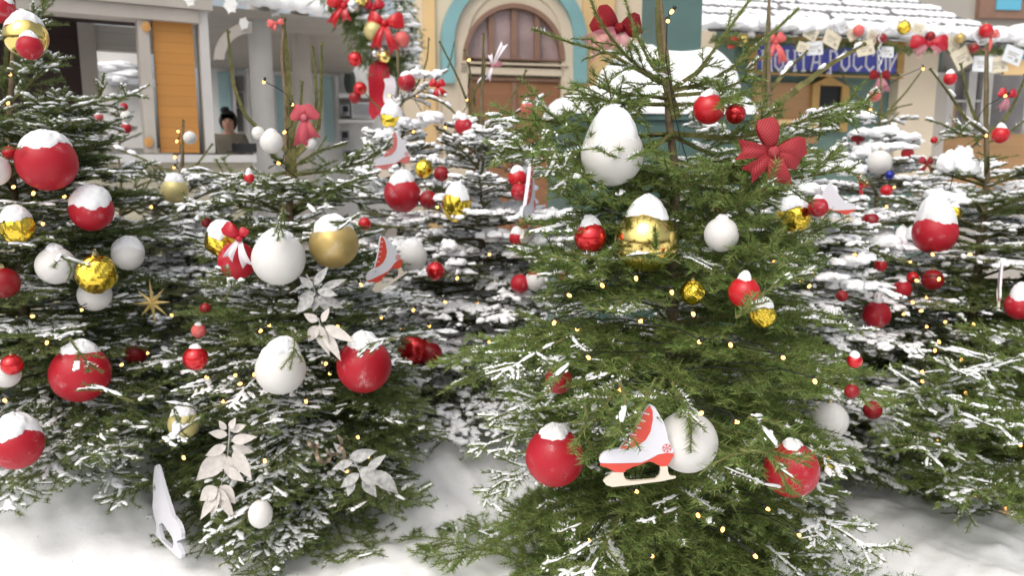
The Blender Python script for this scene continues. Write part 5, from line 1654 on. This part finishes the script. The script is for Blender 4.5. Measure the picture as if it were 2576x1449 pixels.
for i in range(54):                                  # thick lip of snow along the eave
    a = i / 53; P0 = roof(a, -.02 + g.normal(0, .02)) + [0, 0, .03]
    D_ = fe.w(1, 0, 0) - fe.w(0, 0, 0); S_ = fe.w(0, 1, 0) - fe.w(0, 0, 0)
    place_pieces(tg, PILLOWS[g.integers(6)][0], PILLOWS[0][1], P0[None], D_[None], S_[None], up_[None], np.array([[g.uniform(.10, .18), g.uniform(.13, .2), g.uniform(.06, .12)]]), 0)
for i in range(9):
    P0 = roof(1, -.1 + i * .02) + [g.normal(0, .08), g.normal(0, .08), -.02 + g.normal(0, .05)]
    place_pieces(tg, PILLOWS[g.integers(6)][0], PILLOWS[0][1], P0[None], D_[None], S_[None], up_[None], np.array([[g.uniform(.12, .2), .16, .09]]), 0)
tg.build('roof_snow', M['snow'], pk, pk.location, smooth=True)

# ---- fir garlands
def garland(label, P, r, n, seed, snow=.5, nl=.05, nw=.006):
    g = np.random.default_rng(seed); P = np.array(P); t = np.linspace(0, 1, len(P))
    root = empty('fir_garland', P[0], label, 'garland', 'fir garlands on the kiosks')
    f = g.random(n); C = np.c_[[np.interp(f, t, P[:, j]) for j in range(3)]].T
    D = np.gradient(P, axis=0); Dn = np.c_[[np.interp(f, t, D[:, j]) for j in range(3)]].T; Dn /= np.linalg.norm(Dn, axis=1)[:, None]
    d = g.normal(size=(n, 3)) + Dn * .8; d /= np.linalg.norm(d, axis=1)[:, None]
    C = C + g.normal(0, r * .28, (n, 3))
    S, U = frames(d, g); ge = Geo()
    pc = pieces(2, 26, nl * .4, nw * .5)
    for v in range(6):
        k = np.arange(n) % 6 == v; m = int(k.sum())
        place_pieces(ge, pc[v], tri_ids(26), C[k], d[k], S[k], U[k], np.c_[np.full(m, r / H * .9), np.full(m, 1.6), np.full(m, 1.6)], 0)
    ge.tube(P, .015, 6, 1)
    ge.build('sprigs', [M['needle_dark'], M['bark']], root, P[0])
    sn = Geo()
    for i in np.nonzero(g.random(n) < snow * .35)[0]:
        w = g.uniform(.02, .05) * r / .12
        place_pieces(sn, *PILLOWS[g.integers(6)], (C[i] + [0, -.2 * r, r * .5])[None], np.array([[1.0, 0, 0]]), np.array([[0, 1.0, 0]]), up_[None], np.array([[w * 1.6, w, w * .6]]), 0)
    if sn.n: sn.build('snow', M['snow'], root, P[0], smooth=True)
    return root


GY = 8.3
gp = [at_Y(x, y, GY) for x, y in ((800, -70), (850, -25), (895, 25), (930, 70), (955, 120), (975, 165))]
garland('thick fir garland with red bows hanging from the pavilion roof corner', gp, .20, 1500, 1, .3)
gp2 = [at_Y(x, y, GY) for x, y in ((985, -60), (1015, 10), (1030, 80), (1035, 150), (1022, 195))]
garland('snowy fir garland falling straight beside the cream wall', gp2, .12, 420, 2, .8)
ue = np.linspace(0, .985, 40)
ep = [roof(a, -.12) + [0, -.03, -.075 - .02 * math.sin(a * 25)] for a in ue]
garland('fir garland with cards and balls along the eave of the post kiosk', ep, .050, 900, 3, 0)
for x, y, r, kd, lab in ((940, 77, 27, 'GP', 'pale gold ball on the hanging garland'), (1011, 98, 21, 'PK', 'coral ball low on the garland beside the cream wall'), (967, 142, 18, 'GG', 'orange gold ball at the lower end of the hanging garland'),
                         (888, 14, 20, 'SV', 'silver ball between the red bows of the hanging garland'), (944, 134, 11, 'SV', 'smaller of two silver beads under the pale gold ball'), (962, 128, 12, 'SV', 'larger of two silver beads under the pale gold ball'), (912, -2, 18, 'GG', 'gold ball at the top edge on the hanging garland'),
                         (893, 148, 20, 'RF', 'crumpled red tinsel ball upper left of the red ribbon'), (906, 222, 18, 'RF', 'crumpled red tinsel ball lower left of the red ribbon'), (893, 245, 16, 'RD', 'dark red ball under the lower tinsel ball')):
    B(kd, x, y, r, None, lab, Y=GY - .22, pad=.9, group='ornaments on the hanging garlands')
bow('red velvet bow at the upper left of the hanging garland', 866, 14, 80, None, [('loop', 150, 44, 40), ('loop', 30, 34, 34), ('tail', 235, 60, 24), ('tail', 280, 40, 24)], 'red_satin', 'red_satin', Y=GY - .24)
bow('red velvet bow right of the pale gold garland ball', 968, 58, 90, None, [('loop', 160, 42, 38), ('loop', 10, 48, 40), ('tail', 250, 72, 26), ('tail', 290, 80, 26)], 'red_satin', 'red_satin', Y=GY - .24)
bow('magenta bow at the top edge between the garlands', 940, 22, 60, None, [('loop', 140, 30, 26), ('loop', 40, 30, 26), ('tail', 255, 30, 18)], 'ribbon_red', 'ribbon_red', Y=GY - .2)
# long ribbon falling from the garland
p0 = at_Y(955, 150, GY - .15); root = empty('hanging_ribbon', p0, 'long wine red and white ribbon hanging from the garland end', 'ribbon')
for (xs, m, w) in (([(946, 150), (938, 200), (944, 250), (938, 300)], 'ribbon_red', 26), ([(962, 150), (966, 200), (958, 250), (962, 296)], 'ribbon_red', 30), ([(975, 185), (985, 215), (975, 245), (984, 262)], 'ribbon_white', 26)):
    ge = Geo(); Q = np.array([at_Y(x, y, GY - .15 - .04 * (i % 2)) for i, (x, y) in enumerate(xs)])
    tt = np.linspace(0, 1, 4); f = np.linspace(0, 1, 24); Cc = np.c_[[np.interp(f, tt, Q[:, j]) for j in range(3)]].T
    for _ in range(12): Cc[1:-1] = (Cc[:-2] + Cc[2:] + 2 * Cc[1:-1]) / 4
    ribbon(ge, Cc, w * GY / F, np.array([.3, -1, .1])); ge.build('strip', M[m], root, p0, smooth=True)

# cards and balls under the eave
CARDS = [(2020, 118, 16, 'paper', .3, 'cream card left of a pink eave bow'), (2050, 120, 22, 'paper_white', -.05, 'whitish card just above the sign letters at left'), (2040, 84, 20, 'paper', .5, 'small tilted card close under the eave snow above the sign'), (2093, 98, 26, 'paper', .45, 'large tilted cream card above the middle of the sign'), (2120, 66, 18, 'paper_white', -.4, 'white card high beside the large tilted cream card'),
         (2148, 84, 18, 'paper', -.5, 'pale pink edged card right of the large tilted card'), (2176, 120, 24, 'paper', -.2, 'yellowish card over the sign letters at right'), (2232, 130, 18, 'paper_white', .05, 'small bluish card at the right part of the sign'), (2195, 92, 18, 'paper', .6, 'turned cream card above the yellowish card'),
         (2420, 145, 30, 'paper', -.5, 'big brownish card hanging lowest under the right eave'), (2472, 160, 25, 'paper_white', .08, 'bluish white card left of a cream card under the right eave'), (2508, 162, 26, 'paper', -.15, 'cream card with rounded look right of the bluish white card'), (2548, 138, 27, 'paper_white', .35, 'grey white card at the far right eave below the red ball'), (2395, 112, 22, 'paper', .8, 'pinkish card above the big brownish card'), (2462, 88, 18, 'paper_white', -.7, 'small pale card pressed under the right eave snow'), (2310, 70, 16, 'paper', .3, 'small cream card right of the yellow eave ball')]
proto = None
for i, (x, y, w, m, a, lab) in enumerate(CARDS):
    p = at_Y(x, y, 8.42 + .02 * (i % 3)); s_ = w * proj(p)[2] / F
    if proto is None:
        ge = Geo(); fn = lambda x, y, z: np.array([x, y, z])
        ge.box(fn, -1, 1, -.02, .02, -.9, .9, 0)
        for q in ((-.6, .2, .6, .3), (-.6, -.05, .4, .05), (-.5, -.4, .1, -.3), (.35, -.6, .7, -.2)): ge.box(fn, q[0], q[2], -.045, -.021, q[1], q[3], 1)
        protos = {}
        for mm in ('paper', 'paper_white'):
            o = ge.build('paper_card', [M[mm], M['paper_ink']], None); protos[mm] = o.data; bpy.data.objects.remove(o)
        proto = True
    o = link_mesh('paper_card', protos[m], None, p, (-.12 - .05 * (i % 4), a, .15 * ((i % 5) - 2)), (s_ * .88, s_ * .88, s_ * .88))
    tag(o, lab, 'card', 'paper cards hung under the post kiosk eave')
for x, y, r, kd, lab in ((1840, 105, 18, 'RG', 'wine red ball at the left end of the eave garland'), (1868, 100, 18, 'GG', 'orange gold ball beside the wine red eave ball'), (1888, 88, 13, 'W', 'white ball right of the orange gold eave ball'), (2275, 68, 20, 'GF', 'yellow foil ball high on the eave garland'), (2480, 76, 20, 'RS', 'red ball under the far right eave snow'), (2218, 96, 15, 'RD', 'dark red ball above the right part of the sign'),
                         (2450, 120, 14, 'RD', 'dark red ball between cards under the right eave'), (2160, 76, 16, 'PK', 'coral ball close under the eave snow above the sign'), (2415, 95, 15, 'GM', 'dull gold ball under the right eave'), (2340, 90, 14, 'RD', 'dark red ball right of the yellow foil eave ball')):
    B(kd, x, y, r, None, lab, Y=8.40, pad=.9, group='ornaments on the eave garland')
bow('coral bow at the left part of the eave garland', 1950, 105, 60, None, [('loop', 140, 28, 28), ('loop', 40, 28, 26), ('tail', 240, 60, 26), ('tail', 290, 60, 26)], 'pink', 'pink', Y=8.38)
bow('dusty pink bow under the right eave beside the cream pilaster', 2335, 110, 80, None, [('loop', 170, 46, 34), ('loop', 5, 50, 40), ('tail', 215, 46, 24), ('tail', 320, 40, 22)], 'ribbon_red', 'tulle', Y=8.38)
bow('coral bow behind the far right eave ball', 2492, 92, 50, None, [('loop', 150, 24, 22), ('loop', 30, 24, 22), ('tail', 250, 40, 20)], 'pink', 'pink', Y=8.42)
# chain of silver beads in front of the sign
ge = Geo(); v, t = lump_mesh(8, 6, 0, g0, -2)
for i in range(22):
    p = at_Y(2213 + 3 * math.sin(i * 1.3), 78 + i * 5.0, 8.36); ge.add(v * [.012, .012, .011] + p, t)
o = ge.build('bead_chain', M['silver'], None, at_Y(2213, 78, 8.36), smooth=True); tag(o, 'silver bead chain hanging in front of the blue sign', 'bead chain')

# ---- things farther off
ff = Facade(2500, 15, 84)
fh = empty('far_house', ff.w(0, 0, 0), 'grey brown house with a pale window beyond the post kiosk roof', 'house')
part('wall', M['grey_stone'], fh, (2380, -900, 2900, 1000, -1, 0), fac=ff)
part('cornice', M['frame_brown'], fh, (2470, -40, 2800, 50, 0, .12), fac=ff)
part('window', M['sky_board'], fh, (2514, -60, 2568, 24, .12, .15), fac=ff)
fg = Facade(1650, 17, 88)
ph_ = empty('pale_house', fg.w(0, 0, 0), 'pale grey house far behind the teal pedestal', 'house')
part('wall', M['paint_white'], ph_, (1540, -900, 2460, 1000, -1, 0), fac=fg)
part('ledge', M['teal_trim'], ph_, (1556, 30, 1700, 66, 0, .2), fac=fg)
p0 = at_Y(2560, 128, 9.3); ge = Geo(); ge.box(lambda x, y, z: np.array([x, y, z]), -.13, .22, -.02, .02, -.085, .085)
ge.box(lambda x, y, z: np.array([x, y, z]), -.15, .24, -.03, .03, -.26, -.10, 1)
o = ge.build('shop_board', [M['sky_board'], M['peach']], None); o.location = p0; tag(o, 'blue and orange shop board at the right picture edge', 'board')
# the snowy booth seen through the serving window
bp0 = at_Y(300, 180, 11.5); ge = Geo(); fz = Facade(300, 11.5, 80)
bo = empty('snowy_booth', fz.w(0, 0, 0), 'white booth under snow seen through the serving window of the grey kiosk', 'booth')
part('wall', M['kiosk_pale'], bo, (150, 60, 420, 1000, -.4, 0), fac=fz)
ge = Geo()
for i, (x, y, w, hh) in enumerate(((290, 168, 60, 10), (310, 205, 46, 12), (300, 176, 40, 9), (330, 190, 50, 12))):
    u, z = fz.uz(x, y); s_ = 11.5 / F
    place_pieces(ge, *PILLOWS[i], fz.w(u, .12, z)[None], np.array([[1., 0, 0]]), np.array([[0, 1., 0]]), up_[None], np.array([[w * s_, .2, hh * s_]]), 0)
ge.build('roof_snow', M['snow'], bo, bo.location, smooth=True)
part('awning', M['steel'], bo, (262, 196, 400, 212, 0, .3), (262, 160, 400, 168, 0, .2), fac=fz)

# ------------------------------------------------------------------ ground
def ground():
    ge = Geo()
    xs = np.r_[np.linspace(-30, -3.2, 30), np.linspace(-3, 3, 300), np.linspace(3.2, 30, 30)]
    ys = np.r_[np.linspace(-8, .9, 14), np.linspace(1, 6.5, 280), np.linspace(6.7, 40, 40)]
    X_, Y_ = np.meshgrid(xs, ys, indexing='ij')
    p = np.c_[X_.ravel(), Y_.ravel(), np.zeros(X_.size)]
    z = (.030 * np.sin(1.9 * p[:, 0] + .7) * np.sin(1.6 * p[:, 1] + .2) + .018 * np.sin(5.1 * p[:, 0] + 1.1 * p[:, 1]) * np.sin(4.3 * p[:, 1] - .9 * p[:, 0])
         + .009 * np.sin(12 * p[:, 0] + 3 * p[:, 1] + 1) * np.sin(11 * p[:, 1]) + .005 * np.sin(27 * p[:, 0] - 9 * p[:, 1]) * np.sin(23 * p[:, 1] + 8 * p[:, 0]))
    g = np.random.default_rng(4)
    for _ in range(110):                              # dents and clods
        c = np.array([g.uniform(-2.2, 2.2), g.uniform(1.4, 4.6)]); r = g.uniform(.025, .10); a = g.normal(0, .016)
        z += a * np.exp(-((p[:, 0] - c[0]) ** 2 + (p[:, 1] - c[1]) ** 2) / (2 * r * r))
    for (px, py, a, r) in ((1100, 1230, .10, .28), (1180, 1160, .10, .25), (75, 1205, .42, .50), (-150, 1180, .34, .6), (930, 1210, .12, .3), (420, 1230, .08, .3), (760, 1400, -.03, .2)):
        d = ray(px, py); q = CAM + d * (1.5 / -d[2]); z += a * np.exp(-((p[:, 0] - q[0]) ** 2 + (p[:, 1] - q[1]) ** 2) / (2 * r * r))
    near = (np.abs(p[:, 0]) < 3) & (p[:, 1] > 1) & (p[:, 1] < 6.5)
    q2 = np.c_[p[:, 0], p[:, 1], np.zeros(len(p))]
    z[near] += .006 * noise3(q2 * 3.1 + 4)[near] + .0035 * noise3(q2[:, [1, 0, 2]] * 6.7 + 9)[near] + g.normal(0, .0011, int(near.sum()))
    p[:, 2] = z
    n, m = len(xs), len(ys); i, j = np.meshgrid(np.arange(n - 1), np.arange(m - 1), indexing='ij'); a = (i * m + j).ravel()
    ge.add(p, np.concatenate([np.c_[a, a + m, a + m + 1], np.c_[a, a + m + 1, a + 1]]))
    tag(ge.build('snow_ground', M['snow_ground'], None, smooth=True), kind='structure')


ground()
# needles shed on the snow
gobj = bpy.data.objects['snow_ground']
g = np.random.default_rng(12); ge = Geo()
gv = np.empty(len(gobj.data.vertices) * 3, np.float32); gobj.data.vertices.foreach_get('co', gv); gv = gv.reshape(-1, 3)
gv = gv[(np.abs(gv[:, 0]) < 2.4) & (gv[:, 1] > 1.5) & (gv[:, 1] < 4.2)]
for i in g.choice(len(gv), 420, replace=False):
    a = g.random() * 6.28; l = g.uniform(.006, .016); q = gv[i] + [0, 0, .003]; d = np.array([math.cos(a), math.sin(a), g.normal(0, .15)]) * l; n = np.array([-math.sin(a), math.cos(a), 0]) * .0011
    ge.add([q - n, q + n, q + d], [[0, 1, 2]])
tag(ge.build('fallen_needles', M['bark_green'], None), 'scattered spruce needles shed on the trodden snow', 'needles', kind='stuff')
# dark stub of a branch lying in the snow at the bottom
g = Geo(); a = np.linspace(0, 1, 12)
d = ray(575, 1395); q0 = CAM + d * (1.5 / -d[2])
g.tube([q0 + [-.05 + .16 * t, .03 * math.sin(3 * t), .012 + .05 * math.sin(PI * t)] for t in a], np.linspace(.0045, .0025, 12), 6)
g.tube([q0 + [.02 + .05 * t, .01 - .06 * t, .05 + .01 * t - .04 * t * t] for t in a], np.linspace(.003, .002, 12), 6)
o = g.build('fallen_twig', M['wire'], None, q0, smooth=True); tag(o, 'dark crooked twig half sunk in the snow at the bottom', 'twig')

# ------------------------------------------------------------------ light strings
BULBS = {
    'left': [(20, 258), (25, 186), (34, 470), (84, 486), (162, 494), (201, 545), (108, 562), (82, 796), (118, 697), (164, 946), (182, 975), (232, 970), (204, 780), (12, 1008), (30, 962), (118, 862), (306, 918), (372, 888)],
    t2: [(716, 332), (664, 205), (735, 262), (850, 822), (656, 832), (640, 942), (592, 944), (604, 966), (830, 940), (820, 915), (872, 1186), (666, 1160), (462, 1152), (908, 716), (700, 410), (560, 1010), (520, 950), (770, 1010), (900, 1100), (926, 1150), (432, 792), (677, 818)],
    t7: [(1180, 150), (1174, 250), (1160, 302), (1120, 320), (1230, 640), (1200, 760), (1100, 520), (1150, 700), (1080, 820), (1040, 780), (1120, 760), (1230, 860), (960, 800), (1010, 830)],
    'slim back': [(1050, 240), (980, 240), (965, 330), (1040, 330)],
    'small bare': [(448, 330), (445, 355), (440, 395), (438, 420), (380, 520), (520, 560)],
    t3: [(1432, 743), (1394, 812), (1452, 828), (1515, 718), (1613, 808), (1601, 1237), (1764, 1040), (1853, 1062), (1931, 1281), (1756, 1297), (1818, 1333), (2010, 1346), (1690, 28), (1680, 52), (1744, 790), (1838, 868), (1690, 735), (1740, 1094), (1480, 900), (1560, 980), (1760, 860), (1970, 900), (2050, 960), (1880, 700), (1600, 700), (1480, 1360), (1640, 1400), (1900, 1400)],
    'behind front': [(1948, 655), (2028, 650), (2050, 690), (2012, 706), (2036, 720), (1935, 770), (1870, 610), (2150, 640)],
    t5: [(2306, 706), (2362, 702), (2332, 748), (2296, 760), (2318, 782), (2272, 790), (2378, 810), (2330, 822), (2448, 816), (2362, 860), (2352, 882), (2320, 935), (2420, 905), (2320, 960), (2430, 990), (2432, 1010), (2290, 660), (2346, 640), (2440, 640), (2480, 340), (2530, 240)],
    'right back': [(2190, 275), (2110, 280), (2180, 420), (2250, 470), (2322, 172), (2040, 640), (2230, 520)],
    'right edge': [(2360, 1110), (2238, 1060), (2500, 1190), (2482, 1010), (2350, 1190), (2440, 1160), (2480, 1330), (2566, 1120), (2450, 1250), (2530, 1280)]}
bg = Geo(); v, t = lump_mesh(10, 7, 0, g0, -2); bg.add(v * [1, 1, 1.5], t); _o = bg.build('bulb', M['bulb'], None, smooth=True); BULB = _o.data; bpy.data.objects.remove(_o)
bg = Geo(); bg.tube([(0, 0, 1.2), (0, 0, 3.2)], [.9, .8], 8); _o = bg.build('socket', M['wire'], None, smooth=True); SOCK = _o.data; bpy.data.objects.remove(_o)


def lights(key, label):
    s = T[key]; g = np.random.default_rng(len(key))
    pts = []
    for x, y in BULBS[key]:
        p = surf(x, y, key, .93 if s.R(z_at(y, s.Y)) > .1 else 1.0)
        pts.append(p)
        q = proj(p); disc(x, y, 7, q[2], 1)
    root = empty('string_lights', (s.x0, s.Y, 0), label, 'string lights', 'light strings on the trees')
    base = np.array([s.x0, s.Y, 0])
    for i, p in enumerate(pts):
        r = .0057 * (s.Y / 3.0) ** .55
        a, b = g.normal(0, .8), g.normal(0, .8)
        o = link_mesh('bulb', BULB, root, p - base, (a, b, 0), (r, r, r))
        link_mesh('socket', SOCK, o)
    # cable: winds from bulb to bulb round the tree, slack between
    order = sorted(range(len(pts)), key=lambda i: -pts[i][2])
    ge = Geo()
    for a, b in zip(order[:-1], order[1:]):
        A, Bp = pts[a], pts[b]; L = np.linalg.norm(A - Bp); C = []
        if L > .75: continue
        for f in np.linspace(0, 1, 11):
            q = A + (Bp - A) * f; inn = math.sin(PI * f)
            q = q + [0, .24 * inn ** .5 * min(1, L * 3), -.05 * inn * L + .006]
            C.append(q + g.normal(0, .004, 3))
        ge.tube(C, .0018 * (s.Y / 3) ** .5, 5)
    ge.build('cable', M['wire'], root, base, smooth=True)


lights('left', 'warm light string wound through the left tree'); lights(t2, 'warm light string on the tree with the white and gold ball trio')
lights(t7, 'light string on the snow laden centre tree'); lights('slim back', 'short light string on the slim tree beside the garlands'); lights('small bare', 'light string on the small bare topped tree')
lights(t3, 'warm light string on the nearest tree'); lights('behind front', 'light string on the snowy tree right behind the nearest one'); lights(t5, 'light string in the dark hollow of the right tree')
lights('right back', 'light string on the back right tree under the blue sign'); lights('right edge', 'light string on the tree cut by the right picture edge')

# ------------------------------------------------------------------ the trees
ARR = disc_arrays()
make_tree('front', 'largest green spruce nearest the camera with a skate board and little snow', .0270, .0030, 22)
make_tree(t2, 'spruce with white, red and gold ball trio and bare upright top shoots', .020, .0024, 32)
make_tree('left', 'spruce cut by the left picture edge hung with large red balls', .020, .0024, 32)
make_tree(t7, 'snow laden spruce before the arched doorway with a golden foil egg', .018, .0024, 26)
make_tree('slim back', 'slim snowy spruce beside the hanging garlands', .015, .0016, 40)
make_tree('small bare', 'small spruce with thin bare top before the orange board panel', .015, .0016, 42)
make_tree('left back', 'low spruce behind the left one under the kiosk window', .015, .0016, 42)
make_tree('behind front', 'snowy spruce right behind the nearest one carrying a skate and gold foil ball', .018, .0024, 26)
make_tree(t5, 'spruce with fanned bare top and a dark lit hollow at the right', .018, .0024, 26)
make_tree('right back', 'snow covered spruce farthest back under the blue sign', .015, .0016, 40)
make_tree('far booth', 'far spruce with snow seen through the serving window of the grey kiosk', .02, .0022, 26)
make_tree('right edge', 'low green spruce cut by the right picture edge', .025, .0028, 24)

# ------------------------------------------------------------------ daylight
w = bpy.data.worlds.new('World'); scene.world = w; w.use_nodes = True
nt = w.node_tree; bgn = nt.nodes['Background']
sky = nt.nodes.new('ShaderNodeTexSky'); sky.sky_type = 'NISHITA'; sky.sun_disc = False
EL, AZ = math.radians(53), math.radians(207)
sky.sun_elevation = EL; sky.sun_rotation = AZ
sky.air_density = 1.0; sky.dust_density = 6.0; sky.ozone_density = 0.6
hs = nt.nodes.new('ShaderNodeHueSaturation'); hs.inputs['Saturation'].default_value = 0.45
nt.links.new(sky.outputs[0], hs.inputs['Color']); nt.links.new(hs.outputs[0], bgn.inputs['Color'])
bgn.inputs['Strength'].default_value = 0.15
sd = bpy.data.lights.new('sun', 'SUN'); sd.energy = 0.75; sd.angle = math.radians(100); sd.color = (1.0, 0.95, 0.88)
so = bpy.data.objects.new('sun', sd); COL.objects.link(so)
# the sun stands behind the camera's left shoulder, veiled by cloud
dv = Vector((math.sin(AZ) * math.cos(EL), math.cos(AZ) * math.cos(EL), math.sin(EL)))
so.rotation_euler = dv.to_track_quat('Z', 'Y').to_euler()

scene.view_settings.view_transform = 'Standard'
scene.view_settings.look = 'None'
scene.view_settings.gamma = 1
scene.view_settings.exposure = 0.19
c = scene.cycles
c.max_bounces = 6; c.diffuse_bounces = 4; c.glossy_bounces = 3; c.transmission_bounces = 3; c.transparent_max_bounces = 6
c.caustics_reflective = False; c.caustics_refractive = False
c.sample_clamp_indirect = 6
c.use_adaptive_sampling = True; c.adaptive_threshold = 0.02
c.use_denoising = True
